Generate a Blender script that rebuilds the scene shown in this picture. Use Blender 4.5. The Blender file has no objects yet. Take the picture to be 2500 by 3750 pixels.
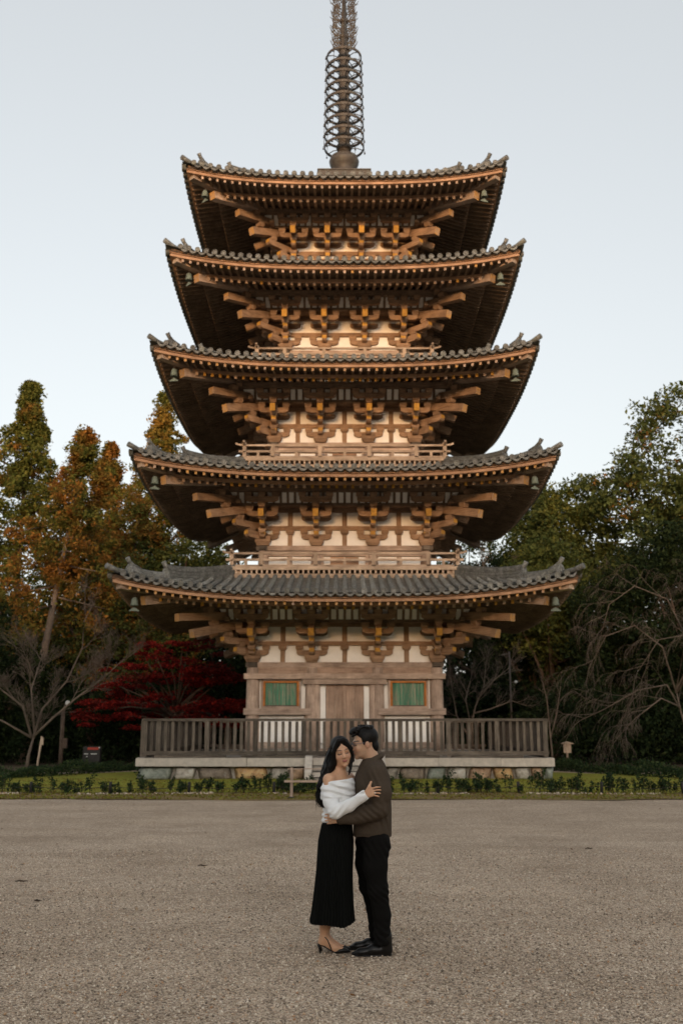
import bpy, math, random
import numpy as np
from mathutils import Vector, Matrix, Euler

random.seed(7)
rng = np.random.default_rng(11)
R = math.radians
SC = bpy.context.scene
COL = SC.collection

# ------------------------------------------------------------------ camera, sky, sun, exposure
cam = bpy.data.cameras.new("camera")
cam.sensor_fit = 'VERTICAL'
cam.sensor_height = 36.0
cam.lens = 35.0
cam.clip_start = 0.1
cam.clip_end = 900.0
cam.dof.use_dof = True
cam.dof.focus_distance = 8.1
cam.dof.aperture_fstop = 2.8
cam_ob = bpy.data.objects.new("camera", cam)
cam_ob.location = (0.0, 0.0, 1.72)
cam_ob.rotation_euler = (R(90 + 12.19), 0, 0)
COL.objects.link(cam_ob)
SC.camera = cam_ob

SUN_EL, SUN_AZ = R(5.5), R(-8.0)          # low evening sun from behind the camera
world = bpy.data.worlds.new("World")
SC.world = world
world.use_nodes = True
wn = world.node_tree
wn.nodes.clear()
w_out = wn.nodes.new('ShaderNodeOutputWorld')
w_bg = wn.nodes.new('ShaderNodeBackground')
w_sky = wn.nodes.new('ShaderNodeTexSky')
w_sky.sky_type = 'NISHITA'
w_sky.sun_disc = False
w_sky.sun_elevation = SUN_EL
w_sky.sun_rotation = R(180) + SUN_AZ
w_sky.altitude = 50
w_sky.air_density = 1.0
w_sky.dust_density = 3.5
w_sky.ozone_density = 1.0
w_hs = wn.nodes.new('ShaderNodeHueSaturation')
w_hs.inputs['Saturation'].default_value = 0.34
w_bg.inputs['Strength'].default_value = 0.15
wn.links.new(w_sky.outputs[0], w_hs.inputs['Color'])
w_mix = wn.nodes.new('ShaderNodeMix')          # thin pale evening haze layer over the clear sky
w_mix.data_type = 'RGBA'
w_mix.inputs[0].default_value = 0.35
w_mix.inputs[7].default_value = (2.66, 2.72, 2.72, 1)
wn.links.new(w_hs.outputs[0], w_mix.inputs[6])
wn.links.new(w_mix.outputs[2], w_bg.inputs['Color'])
wn.links.new(w_bg.outputs[0], w_out.inputs['Surface'])

sun = bpy.data.lights.new("sun", 'SUN')
sun.energy = 1.25
sun.angle = R(10)
sun.color = (1.0, 0.54, 0.21)
sun_ob = bpy.data.objects.new("sun", sun)
# light travels towards +Y (away from the camera) and slightly down
d = Vector((math.sin(-SUN_AZ) * math.cos(SUN_EL), math.cos(SUN_AZ) * math.cos(SUN_EL), -math.sin(SUN_EL)))
sun_ob.rotation_euler = d.to_track_quat('-Z', 'Y').to_euler()
COL.objects.link(sun_ob)

SC.view_settings.view_transform = 'Standard'
SC.view_settings.look = 'None'
SC.view_settings.gamma = 1.0
SC.view_settings.use_curve_mapping = False
SC.view_settings.exposure = 1.36
SC.cycles.max_bounces = 6
SC.cycles.diffuse_bounces = 3
SC.cycles.glossy_bounces = 2
SC.cycles.transmission_bounces = 3
SC.cycles.transparent_max_bounces = 6
SC.cycles.use_denoising = True

# ------------------------------------------------------------------ materials
MAT = {}
def new_mat(name):
    m = bpy.data.materials.new(name)
    m.use_nodes = True
    MAT[name] = m
    nt = m.node_tree
    return m, nt, nt.nodes['Principled BSDF']
def N(nt, kind, **kw):
    n = nt.nodes.new(kind)
    for k, v in kw.items():
        setattr(n, k, v)
    return n
def ramp(nt, fac, stops):
    r = N(nt, 'ShaderNodeValToRGB')
    els = r.color_ramp.elements
    while len(els) > 1:
        els.remove(els[-1])
    els[0].position, els[0].color = stops[0][0], (*stops[0][1], 1)
    for p, c in stops[1:]:
        e = els.new(p)
        e.color = (*c, 1)
    nt.links.new(fac, r.inputs[0])
    return r.outputs[0]
def coords(nt, scale, out='Object', jitter=0.0):
    tc = N(nt, 'ShaderNodeTexCoord')
    mp = N(nt, 'ShaderNodeMapping')
    mp.inputs['Scale'].default_value = scale
    nt.links.new(tc.outputs[out], mp.inputs[0])
    if jitter:
        oi = N(nt, 'ShaderNodeObjectInfo')
        mu = N(nt, 'ShaderNodeMath', operation='MULTIPLY')
        mu.inputs[1].default_value = jitter
        nt.links.new(oi.outputs['Random'], mu.inputs[0])
        nt.links.new(mu.outputs[0], mp.inputs['Location'])
    return mp.outputs[0]
def noise(nt, vec, scale, detail=4, rough=0.6, dist=0.0):
    n = N(nt, 'ShaderNodeTexNoise')
    n.inputs['Scale'].default_value = scale
    n.inputs['Detail'].default_value = detail
    n.inputs['Roughness'].default_value = rough
    n.inputs['Distortion'].default_value = dist
    nt.links.new(vec, n.inputs['Vector'])
    return n.outputs[0]
def mixc(nt, fac, a, b, mode='MIX'):
    m = N(nt, 'ShaderNodeMix', data_type='RGBA', blend_type=mode)
    for sock, v in ((m.inputs[0], fac), (m.inputs[6], a), (m.inputs[7], b)):
        if isinstance(v, (int, float)):
            sock.default_value = v
        elif isinstance(v, tuple):
            sock.default_value = (*v, 1)
        else:
            nt.links.new(v, sock)
    return m.outputs[2]
def bump(nt, height, bsdf, strength, dist):
    b = N(nt, 'ShaderNodeBump')
    b.inputs['Strength'].default_value = strength
    b.inputs['Distance'].default_value = dist
    nt.links.new(height, b.inputs['Height'])
    nt.links.new(b.outputs[0], bsdf.inputs['Normal'])
def rand_tint(nt, col, amount):
    """per-object brightness variation"""
    oi = N(nt, 'ShaderNodeObjectInfo')
    mr = N(nt, 'ShaderNodeMapRange')
    mr.inputs[3].default_value = 1 - amount
    mr.inputs[4].default_value = 1 + amount
    nt.links.new(oi.outputs['Random'], mr.inputs[0])
    hs = N(nt, 'ShaderNodeHueSaturation')
    nt.links.new(mr.outputs[0], hs.inputs['Value'])
    nt.links.new(col, hs.inputs['Color'])
    return hs.outputs[0]

def wood_mat(name, light, mid, dark, rough=0.85, grain=1.0, tint=0.14):
    for ax in 'xyz':
        m, nt, b = new_mat(name + '_' + ax)
        s = {'x': (0.9, 14, 14), 'y': (14, 0.9, 14), 'z': (14, 14, 0.9)}[ax]
        v = coords(nt, s, jitter=37.0)
        n1 = noise(nt, v, 2.2 * grain, 5, 0.65, 0.6)
        v2 = coords(nt, (1, 1, 1), jitter=11.0)
        n2 = noise(nt, v2, 1.7, 3, 0.6)
        c = ramp(nt, n1, [(0.30, dark), (0.48, mid), (0.70, light)])
        c2 = ramp(nt, n2, [(0.3, (0.62, 0.60, 0.58)), (0.68, (1.14, 1.12, 1.09))])
        c = mixc(nt, 1.0, c, c2, 'MULTIPLY')
        c = rand_tint(nt, c, tint)
        nt.links.new(c, b.inputs['Base Color'])
        b.inputs['Roughness'].default_value = rough
        b.inputs['Specular IOR Level'].default_value = 0.25
        bump(nt, n1, b, 0.35, 0.01)
wood_mat('wood', (0.52, 0.40, 0.325), (0.435, 0.33, 0.262), (0.25, 0.18, 0.137))
wood_mat('rafter', (0.28, 0.20, 0.14), (0.20, 0.14, 0.095), (0.095, 0.065, 0.045))  # darker than the wall wood: under-eave shade put into the colour
wood_mat('brown', (0.40, 0.27, 0.18), (0.315, 0.205, 0.13), (0.17, 0.105, 0.066))  # bracket wood: eave shade and warm light put into a darker, browner colour
wood_mat('warm', (0.48, 0.305, 0.20), (0.40, 0.245, 0.155), (0.26, 0.15, 0.09))
wood_mat('door', (0.47, 0.345, 0.265), (0.405, 0.285, 0.215), (0.27, 0.18, 0.13), grain=0.7)
wood_mat('rail', (0.19, 0.16, 0.13), (0.115, 0.094, 0.076), (0.055, 0.044, 0.035), tint=0.3)
wood_mat('pale', (0.50, 0.40, 0.31), (0.40, 0.31, 0.235), (0.24, 0.18, 0.135))

def plain_mat(name, col, rough=0.8, var=0.2, scale=6.0, spec=0.25, metal=0.0, bmp=0.2, bd=0.01, tint=0.0, jitter=5.0):
    m, nt, b = new_mat(name)
    v = coords(nt, (1, 1, 1), jitter=jitter)
    n = noise(nt, v, scale, 5, 0.65)
    lo = tuple(c * (1 - var) for c in col)
    hi = tuple(min(1, c * (1 + var)) for c in col)
    c = ramp(nt, n, [(0.3, lo), (0.7, hi)])
    if tint:
        c = rand_tint(nt, c, tint)
    nt.links.new(c, b.inputs['Base Color'])
    b.inputs['Roughness'].default_value = rough
    b.inputs['Metallic'].default_value = metal
    b.inputs['Specular IOR Level'].default_value = spec
    if bmp:
        bump(nt, n, b, bmp, bd)
    return m
plain_mat('plaster', (0.87, 0.84, 0.79), 0.9, 0.09, 1.6, bmp=0.15)
plain_mat('ochre', (0.44, 0.235, 0.045), 0.75, 0.28, 9.0, tint=0.18)
plain_mat('dark_metal', (0.07, 0.055, 0.045), 0.6, 0.3, 8, spec=0.4)
plain_mat('orange_paint', (0.42, 0.155, 0.035), 0.7, 0.3, 7)
plain_mat('granite', (0.50, 0.44, 0.375), 0.9, 0.18, 5.5, bmp=0.5, bd=0.02, tint=0.08)
plain_mat('oldstone', (0.30, 0.265, 0.225), 0.9, 0.42, 6, bmp=0.5, bd=0.02, tint=0.15)
plain_mat('bell', (0.14, 0.17, 0.14), 0.7, 0.2, 7)
plain_mat('white_paint', (0.5, 0.5, 0.48), 0.5, 0.05, 3)
plain_mat('black_paint', (0.03, 0.028, 0.026), 0.6, 0.2, 3)
plain_mat('red_paint', (0.35, 0.05, 0.03), 0.6, 0.2, 3)
plain_mat('rope', (0.05, 0.045, 0.035), 0.9, 0.2, 20)

def worn_mat():
    m, nt, b = new_mat('worn_ochre')
    v = coords(nt, (1, 1, 1), jitter=17.0)
    n = noise(nt, v, 7, 5, 0.7)
    c = ramp(nt, n, [(0.42, (0.33, 0.22, 0.145)), (0.56, (0.44, 0.24, 0.07))])
    c = rand_tint(nt, c, 0.2)
    nt.links.new(c, b.inputs['Base Color'])
    b.inputs['Roughness'].default_value = 0.85
worn_mat()
def tile_mat():
    m, nt, b = new_mat('tile')
    v = coords(nt, (1, 1, 1), jitter=9.0)
    n = noise(nt, v, 5.5, 5, 0.7)
    n2 = noise(nt, v, 26, 3, 0.6)
    c = ramp(nt, n, [(0.30, (0.042, 0.044, 0.041)), (0.5, (0.10, 0.103, 0.097)), (0.70, (0.20, 0.205, 0.195))])
    l = ramp(nt, n2, [(0.55, (0, 0, 0)), (0.72, (1, 1, 1))])
    c = mixc(nt, l, c, (0.28, 0.285, 0.265))
    mo = ramp(nt, noise(nt, v, 1.3, 4, 0.7), [(0.55, (0, 0, 0)), (0.8, (0.6, 0.6, 0.6))])
    c = mixc(nt, mo, c, (0.13, 0.14, 0.075))
    c = rand_tint(nt, c, 0.3)
    nt.links.new(c, b.inputs['Base Color'])
    b.inputs['Roughness'].default_value = 0.62
    b.inputs['Specular IOR Level'].default_value = 0.4
    bump(nt, n, b, 0.4, 0.02)
tile_mat()
def bronze_mat():
    m, nt, b = new_mat('bronze')
    v = coords(nt, (1, 1, 1))
    n = noise(nt, v, 3.5, 5, 0.7)
    c = ramp(nt, n, [(0.3, (0.036, 0.029, 0.023)), (0.52, (0.06, 0.05, 0.041)), (0.62, (0.072, 0.07, 0.057)), (0.78, (0.10, 0.118, 0.092))])
    nt.links.new(c, b.inputs['Base Color'])
    b.inputs['Roughness'].default_value = 0.6
    b.inputs['Metallic'].default_value = 0.1
bronze_mat()
def clay_mat():   # broken clay and shingle bed below the tiles
    m, nt, b = new_mat('clay')
    v = coords(nt, (1, 1, 1), jitter=3.0)
    n = noise(nt, v, 6, 5, 0.75)
    c = ramp(nt, n, [(0.42, (0.03, 0.023, 0.018)), (0.58, (0.09, 0.055, 0.032)), (0.70, (0.36, 0.17, 0.055))])
    nt.links.new(c, b.inputs['Base Color'])
    b.inputs['Roughness'].default_value = 0.95
clay_mat()
def shutter_mat():
    m, nt, b = new_mat('green_bars')
    v = coords(nt, (9, 9, 0.9), jitter=19.0)
    n = noise(nt, v, 1.6, 5, 0.7)
    c = ramp(nt, n, [(0.42, (0.09, 0.27, 0.17)), (0.50, (0.155, 0.33, 0.22)), (0.58, (0.36, 0.325, 0.24))])
    c = rand_tint(nt, c, 0.3)
    nt.links.new(c, b.inputs['Base Color'])
    b.inputs['Roughness'].default_value = 0.85
shutter_mat()

# ------------------------------------------------------------------ mesh builder
def rotz(k):
    return Matrix.Rotation(k, 4, 'Z')
class MB:
    def __init__(self):
        self.v, self.f, self.m, self.sm = [], [], [], []
        self.me = None
    def add(self, verts, faces, mat, smooth=False):
        o = len(self.v)
        self.v.extend([tuple(p) for p in verts])
        for i, f in enumerate(faces):
            self.f.append(tuple(j + o for j in f))
            self.m.append(mat[i] if isinstance(mat, (list, tuple)) else mat)
            self.sm.append(smooth)
        return self
    @staticmethod
    def wood(mat, dims):
        if mat in ('wood', 'brown', 'rafter', 'warm', 'door', 'rail', 'pale'):
            return mat + '_' + 'xyz'[max(range(3), key=lambda i: dims[i])]
        return mat
    def box(self, x0, x1, y0, y1, z0, z1, mat, front=None):
        mt = self.wood(mat, (x1 - x0, y1 - y0, z1 - z0))
        v = [(x, y, z) for z in (z0, z1) for y in (y0, y1) for x in (x0, x1)]
        f = [(0, 2, 3, 1), (4, 5, 7, 6), (0, 1, 5, 4), (2, 6, 7, 3), (0, 4, 6, 2), (1, 3, 7, 5)]
        ms = [mt] * 6
        if front:
            ms[2] = front
        return self.add(v, f, ms)
    def cbox(self, c, s, mat, front=None):
        return self.box(c[0] - s[0] / 2, c[0] + s[0] / 2, c[1] - s[1] / 2, c[1] + s[1] / 2, c[2] - s[2] / 2, c[2] + s[2] / 2, mat, front)
    def beam(self, p0, p1, w, h, mat, end=None, up=(0, 0, 1)):
        """box along p0->p1, w sideways, h along up; end material on the p1 end"""
        p0, p1 = Vector(p0), Vector(p1)
        t = (p1 - p0).normalized()
        s = t.cross(Vector(up)).normalized()
        u = s.cross(t).normalized()
        dd = p1 - p0
        mt = self.wood(mat, (abs(dd.x), abs(dd.y), abs(dd.z)))
        v = []
        for p in (p0, p1):
            for a, b2 in ((-1, -1), (1, -1), (1, 1), (-1, 1)):
                v.append(p + s * (a * w / 2) + u * (b2 * h / 2))
        f = [(0, 1, 2, 3), (4, 7, 6, 5), (0, 4, 5, 1), (1, 5, 6, 2), (2, 6, 7, 3), (3, 7, 4, 0)]
        ms = [mt] * 6
        if end:
            ms[1] = end
        return self.add(v, f, ms)
    def sweep(self, pts, prof, mat, closed_ends=True, smooth=False, up=(0, 0, 1), scales=None):
        """profile (list of (side,up)) swept along pts"""
        pts = [Vector(p) for p in pts]
        n, k = len(pts), len(prof)
        v = []
        for i, p in enumerate(pts):
            t = (pts[min(i + 1, n - 1)] - pts[max(i - 1, 0)]).normalized()
            s = t.cross(Vector(up))
            if s.length < 1e-6:
                s = t.cross(Vector((1, 0, 0)))
            s.normalize()
            u = s.cross(t)
            sc = scales[i] if scales else 1.0
            for a, b2 in prof:
                v.append(p + s * (a * sc) + u * (b2 * sc))
        f = []
        for i in range(n - 1):
            for j in range(k):
                j2 = (j + 1) % k
                f.append((i * k + j, (i + 1) * k + j, (i + 1) * k + j2, i * k + j2))
        mt = mat
        if mat in ('wood', 'brown', 'rafter', 'warm', 'door', 'rail', 'pale'):
            dd = pts[-1] - pts[0]
            mt = self.wood(mat, (abs(dd.x), abs(dd.y), abs(dd.z)))
        self.add(v, f, mt, smooth)
        if closed_ends:
            o = len(self.v) - len(v)
            self.f.append(tuple(o + j for j in range(k)))
            self.f.append(tuple(o + (n - 1) * k + j for j in reversed(range(k))))
            self.m += [mt, mt]
            self.sm += [False, False]
        return self
    def tube(self, pts, r, mat, seg=6, taper=None):
        prof = [(math.cos(2 * math.pi * i / seg), math.sin(2 * math.pi * i / seg)) for i in range(seg)]
        n = len(pts)
        if taper is None:
            sc = [r] * n
        elif isinstance(taper, (list, tuple)):
            sc = list(taper)
        else:
            sc = [r + (taper - r) * i / max(1, n - 1) for i in range(n)]
        return self.sweep(pts, prof, mat, True, True, scales=sc)
    def lathe(self, prof, mat, seg=24, c=(0, 0, 0)):
        v, f = [], []
        for r_, z in prof:
            for i in range(seg):
                a = 2 * math.pi * i / seg
                v.append((c[0] + r_ * math.cos(a), c[1] + r_ * math.sin(a), c[2] + z))
        for j in range(len(prof) - 1):
            for i in range(seg):
                i2 = (i + 1) % seg
                f.append((j * seg + i, j * seg + i2, (j + 1) * seg + i2, (j + 1) * seg + i))
        f.append(tuple(range(seg - 1, -1, -1)))
        f.append(tuple((len(prof) - 1) * seg + i for i in range(seg)))
        return self.add(v, f, mat, True)
    def prism(self, poly, axis, a0, a1, mat, end=None):
        """polygon in the plane across axis ('x': (y,z); 'y': (x,z)), extruded a0..a1 along it"""
        n = len(poly)
        def P(p, a):
            return (a, p[0], p[1]) if axis == 'x' else ((p[0], a, p[1]) if axis == 'y' else (p[0], p[1], a))
        v = [P(p, a0) for p in poly] + [P(p, a1) for p in poly]
        f = [tuple(range(n)), tuple(range(2 * n - 1, n - 1, -1))]
        f += [(i, n + i, n + (i + 1) % n, (i + 1) % n) for i in range(n)]
        return self.add(v, f, mat)
    def append(self, o, M=None):
        off = len(self.v)
        if M is None:
            self.v.extend(o.v)
        else:
            self.v.extend([tuple(M @ Vector(p)) for p in o.v])
        self.f.extend([tuple(j + off for j in f) for f in o.f])
        self.m.extend(o.m)
        self.sm.extend(o.sm)
        return self
    def mesh(self, name):
        if self.me:
            return self.me
        me = bpy.data.meshes.new(name)
        me.from_pydata(self.v, [], self.f)
        names = sorted(set(self.m))
        for nm in names:
            me.materials.append(MAT[nm])
        idx = {nm: i for i, nm in enumerate(names)}
        me.polygons.foreach_set('material_index', [idx[x] for x in self.m])
        me.polygons.foreach_set('use_smooth', self.sm)
        # consistent outward normals
        import bmesh
        bm = bmesh.new()
        bm.from_mesh(me)
        bmesh.ops.recalc_face_normals(bm, faces=bm.faces)
        bm.to_mesh(me)
        bm.free()
        self.me = me
        return me
def props(o, label=None, cat=None, group=None, kind=None):
    if label: o['label'] = label
    if cat: o['category'] = cat
    if group: o['group'] = group
    if kind: o['kind'] = kind
    return o
def obj(name, mb, parent=None, M=None, label=None, cat=None, group=None, kind=None):
    me = mb.mesh(name) if isinstance(mb, MB) else mb
    o = bpy.data.objects.new(name, me)
    COL.objects.link(o)
    if parent is not None:
        o.parent = parent
    if M is not None:
        o.matrix_local = M
    return props(o, label, cat, group, kind)
def empty(name, loc, label=None, cat=None, group=None, rz=0.0, parent=None):
    o = bpy.data.objects.new(name, None)
    o.empty_display_size = 0.3
    COL.objects.link(o)
    o.location = loc
    o.rotation_euler = (0, 0, rz)
    if parent is not None:
        o.parent = parent
    return props(o, label, cat, group)
def np_mesh(name, V, F, mat, smooth=False):
    """fast mesh from numpy: V (n,3), F (m,k)"""
    me = bpy.data.meshes.new(name)
    k = F.shape[1]
    me.vertices.add(len(V))
    me.vertices.foreach_set('co', np.ascontiguousarray(V, dtype=np.float32).ravel())
    me.loops.add(F.size)
    me.loops.foreach_set('vertex_index', np.ascontiguousarray(F, dtype=np.int32).ravel())
    me.polygons.add(len(F))
    me.polygons.foreach_set('loop_start', np.arange(0, F.size, k, dtype=np.int32))
    me.polygons.foreach_set('loop_total', np.full(len(F), k, dtype=np.int32))
    if smooth:
        me.polygons.foreach_set('use_smooth', np.ones(len(F), dtype=bool))
    me.materials.append(mat if not isinstance(mat, str) else MAT[mat])
    me.update(calc_edges=True)
    return me
# ------------------------------------------------------------------ ground
def ground_mats():
    m, nt, b = new_mat('gravel')
    v = coords(nt, (1, 1, 1))
    vo = N(nt, 'ShaderNodeTexVoronoi')
    vo.inputs['Scale'].default_value = 80
    nt.links.new(v, vo.inputs['Vector'])
    sp = N(nt, 'ShaderNodeSeparateColor')
    nt.links.new(vo.outputs['Color'], sp.inputs[0])
    c = ramp(nt, sp.outputs[0], [(0.0, (0.12, 0.088, 0.062)), (0.25, (0.37, 0.28, 0.20)), (0.5, (0.56, 0.432, 0.315)), (0.72, (0.69, 0.55, 0.412)), (0.9, (0.79, 0.67, 0.53)), (1.0, (0.52, 0.32, 0.20))])
    big = ramp(nt, noise(nt, v, 0.5, 6, 0.68), [(0.25, (0.76, 0.72, 0.67)), (0.5, (1.05, 1.04, 1.03)), (0.75, (1.25, 1.24, 1.22))])
    tr = ramp(nt, noise(nt, coords(nt, (0.25, 1.6, 1)), 1.1, 5, 0.65, 0.8), [(0.36, (0.88, 0.86, 0.83)), (0.6, (1.03, 1.03, 1.03))])
    big = mixc(nt, 1.0, big, tr, 'MULTIPLY')
    c = mixc(nt, 1.0, c, big, 'MULTIPLY')
    ed = ramp(nt, vo.outputs['Distance'], [(0.0, (1, 1, 1)), (0.8, (0.62, 0.6, 0.58))])
    c = mixc(nt, 1.0, c, ed, 'MULTIPLY')
    nt.links.new(c, b.inputs['Base Color'])
    b.inputs['Roughness'].default_value = 0.9
    inv = N(nt, 'ShaderNodeMath', operation='SUBTRACT')
    inv.inputs[0].default_value = 1.0
    nt.links.new(vo.outputs['Distance'], inv.inputs[1])
    bump(nt, inv.outputs[0], b, 0.8, 0.012)
    # single pebbles
    m, nt, b = new_mat('pebble')
    g = N(nt, 'ShaderNodeNewGeometry')
    c = ramp(nt, g.outputs['Random Per Island'], [(0.0, (0.14, 0.108, 0.08)), (0.2, (0.31, 0.24, 0.175)), (0.45, (0.46, 0.365, 0.27)), (0.7, (0.60, 0.49, 0.375)), (0.88, (0.74, 0.64, 0.52)), (0.97, (0.50, 0.32, 0.19)), (1.0, (0.38, 0.21, 0.11))])
    nt.links.new(c, b.inputs['Base Color'])
    b.inputs['Roughness'].default_value = 0.85
    # moss lawn
    m, nt, b = new_mat('moss')
    v = coords(nt, (1, 1, 1))
    n1 = noise(nt, v, 1.1, 5, 0.65)
    n2 = noise(nt, v, 22, 4, 0.7)
    g1 = ramp(nt, n1, [(0.33, (0.21, 0.165, 0.04)), (0.5, (0.26, 0.25, 0.038)), (0.66, (0.18, 0.215, 0.038))])
    g1 = mixc(nt, 1.0, g1, ramp(nt, n2, [(0.3, (0.55, 0.55, 0.5)), (0.7, (1.25, 1.25, 1.2))]), 'MULTIPLY')
    nt.links.new(g1, b.inputs['Base Color'])
    b.inputs['Roughness'].default_value = 0.95
    b.inputs['Specular IOR Level'].default_value = 0.1
    bump(nt, n2, b, 0.7, 0.03)
    # dry moss and bare earth border
    m, nt, b = new_mat('dry_moss')
    v = coords(nt, (0.6, 1.5, 1))
    n1 = noise(nt, v, 2.2, 6, 0.7)
    n2 = noise(nt, v, 25, 4, 0.7)
    g1 = ramp(nt, n1, [(0.3, (0.15, 0.085, 0.035)), (0.5, (0.19, 0.125, 0.035)), (0.63, (0.165, 0.15, 0.03)), (0.8, (0.13, 0.16, 0.03))])
    g1 = mixc(nt, 1.0, g1, ramp(nt, n2, [(0.3, (0.6, 0.6, 0.6)), (0.7, (1.25, 1.2, 1.2))]), 'MULTIPLY')
    nt.links.new(g1, b.inputs['Base Color'])
    b.inputs['Roughness'].default_value = 0.95
    bump(nt, n2, b, 0.6, 0.02)
    # forest floor
    m, nt, b = new_mat('forest_floor')
    v = coords(nt, (1, 1, 1))
    n1 = noise(nt, v, 0.5, 6, 0.7)
    n2 = noise(nt, v, 14, 4, 0.7)
    g1 = ramp(nt, n1, [(0.3, (0.05, 0.04, 0.022)), (0.5, (0.095, 0.06, 0.032)), (0.7, (0.06, 0.062, 0.02))])
    g1 = mixc(nt, 1.0, g1, ramp(nt, n2, [(0.3, (0.5, 0.5, 0.5)), (0.7, (1.3, 1.2, 1.1))]), 'MULTIPLY')
    nt.links.new(g1, b.inputs['Base Color'])
    b.inputs['Roughness'].default_value = 0.95
    bump(nt, n2, b, 0.6, 0.04)
ground_mats()

def sheet(name, xs, ys, zf, mat, kind='structure'):
    X, Y = np.meshgrid(np.asarray(xs, float), np.asarray(ys, float))
    Z = zf(X, Y)
    V = np.stack([X, Y, Z], -1).reshape(-1, 3)
    nx, ny = len(xs), len(ys)
    i = np.arange(nx * ny).reshape(ny, nx)
    F = np.stack([i[:-1, :-1], i[:-1, 1:], i[1:, 1:], i[1:, :-1]], -1).reshape(-1, 4)
    o = bpy.data.objects.new(name, np_mesh(name, V, F, mat, True))
    COL.objects.link(o)
    o['kind'] = kind
    return o
def wob(X, a, f, p=0.0):
    return a * (np.sin(X * f + p) + 0.6 * np.sin(X * f * 2.3 + 1.3 + p) + 0.35 * np.sin(X * f * 5.1 + 0.4 + p))
def hill_z(X, Y):
    """terrain: flat court, rising wooded slope behind and to the sides"""
    r_ = np.clip((np.hypot(X * 0.9, (Y - 30)) - 34) / 60, 0, None)
    back = np.clip((Y - 56) / 70, 0, 1)
    side = np.clip((np.abs(X) - 24) / 50, 0, 1) * np.clip((Y + 5) / 30, 0, 1)
    return -0.03 + 9.0 * np.minimum(1, r_) ** 1.3 * np.maximum(back, side) + 0.0 * X
sheet('ground', np.concatenate([np.linspace(-420, -70, 8), np.linspace(-60, 60, 61), np.linspace(70, 420, 8)]),
      np.concatenate([np.linspace(-420, -30, 10), np.linspace(-20, 120, 71), np.linspace(140, 420, 8)]), hill_z, 'forest_floor')
# gravel court: rows end along the wavy moss edge
def edge_y(X):
    return 24.9 + wob(X, 0.16, 0.7) + 0.05 * np.sin(X * 9.3) * np.sin(X * 3.7) + 0.0012 * X ** 2
gx = np.linspace(-45, 45, 181)
t_ = np.concatenate([np.linspace(0, 0.55, 6), np.linspace(0.6, 1, 14)])
def strip(name, y0f, y1f, zf, mat, nt_=t_, xs=gx):
    X = np.tile(xs, (len(nt_), 1))
    Y = y0f(X) + (y1f(X) - y0f(X)) * nt_[:, None]
    Z = zf(X, Y)
    V = np.stack([X, Y, Z], -1).reshape(-1, 3)
    nx, ny = X.shape[1], X.shape[0]
    i = np.arange(nx * ny).reshape(ny, nx)
    F = np.stack([i[:-1, :-1], i[:-1, 1:], i[1:, 1:], i[1:, :-1]], -1).reshape(-1, 4)
    o = bpy.data.objects.new(name, np_mesh(name, V, F, mat, True))
    COL.objects.link(o)
    o['kind'] = 'structure'
    return o
strip('gravel_court', lambda X: -40 + 0 * X, lambda X: edge_y(X) + 0.4, lambda X, Y: 0.0 * X + 0.006 * np.sin(X * 1.3) * np.sin(Y * 0.9), 'gravel')
def moss_z(X, Y):
    """lawn mounds gently towards the platform"""
    t = np.clip((Y - 24.9) / 8.0, 0, 1)
    return 0.012 + 0.06 * t ** 0.8 + 0.012 * np.sin(X * 0.9 + 1) * np.sin(Y * 1.1)
strip('dry_moss_border', lambda X: edge_y(X), lambda X: edge_y(X) + 2.6 + wob(X, 0.12, 1.1, 2), lambda X, Y: moss_z(X, Y) + 0.004 * np.clip((Y - edge_y(X)) / 0.2, 0, 1), 'dry_moss', np.linspace(0, 1, 14))
strip('moss_lawn', lambda X: edge_y(X) + 2.2 + wob(X, 0.16, 1.6, 4), lambda X: np.minimum(48 + 0 * X, 37.5 - 0.006 * X ** 2 + 12 * np.clip(1 - np.abs(X) / 9, 0, 1)), lambda X, Y: moss_z(X, Y) + 0.012, 'moss', np.linspace(0, 1, 30), np.linspace(-22, 22, 130))
# narrow gravel path round the lawn
strip('gravel_path', lambda X: np.minimum(48 + 0 * X, 37.5 - 0.006 * X ** 2 + 12 * np.clip(1 - np.abs(X) / 9, 0, 1)) - 0.1, lambda X: np.minimum(48 + 0 * X, 37.5 - 0.006 * X ** 2 + 12 * np.clip(1 - np.abs(X) / 9, 0, 1)) + 1.3, lambda X, Y: moss_z(X, Y) + 0.006, 'gravel', np.linspace(0, 1, 5), np.linspace(-22, 22, 130))

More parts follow.
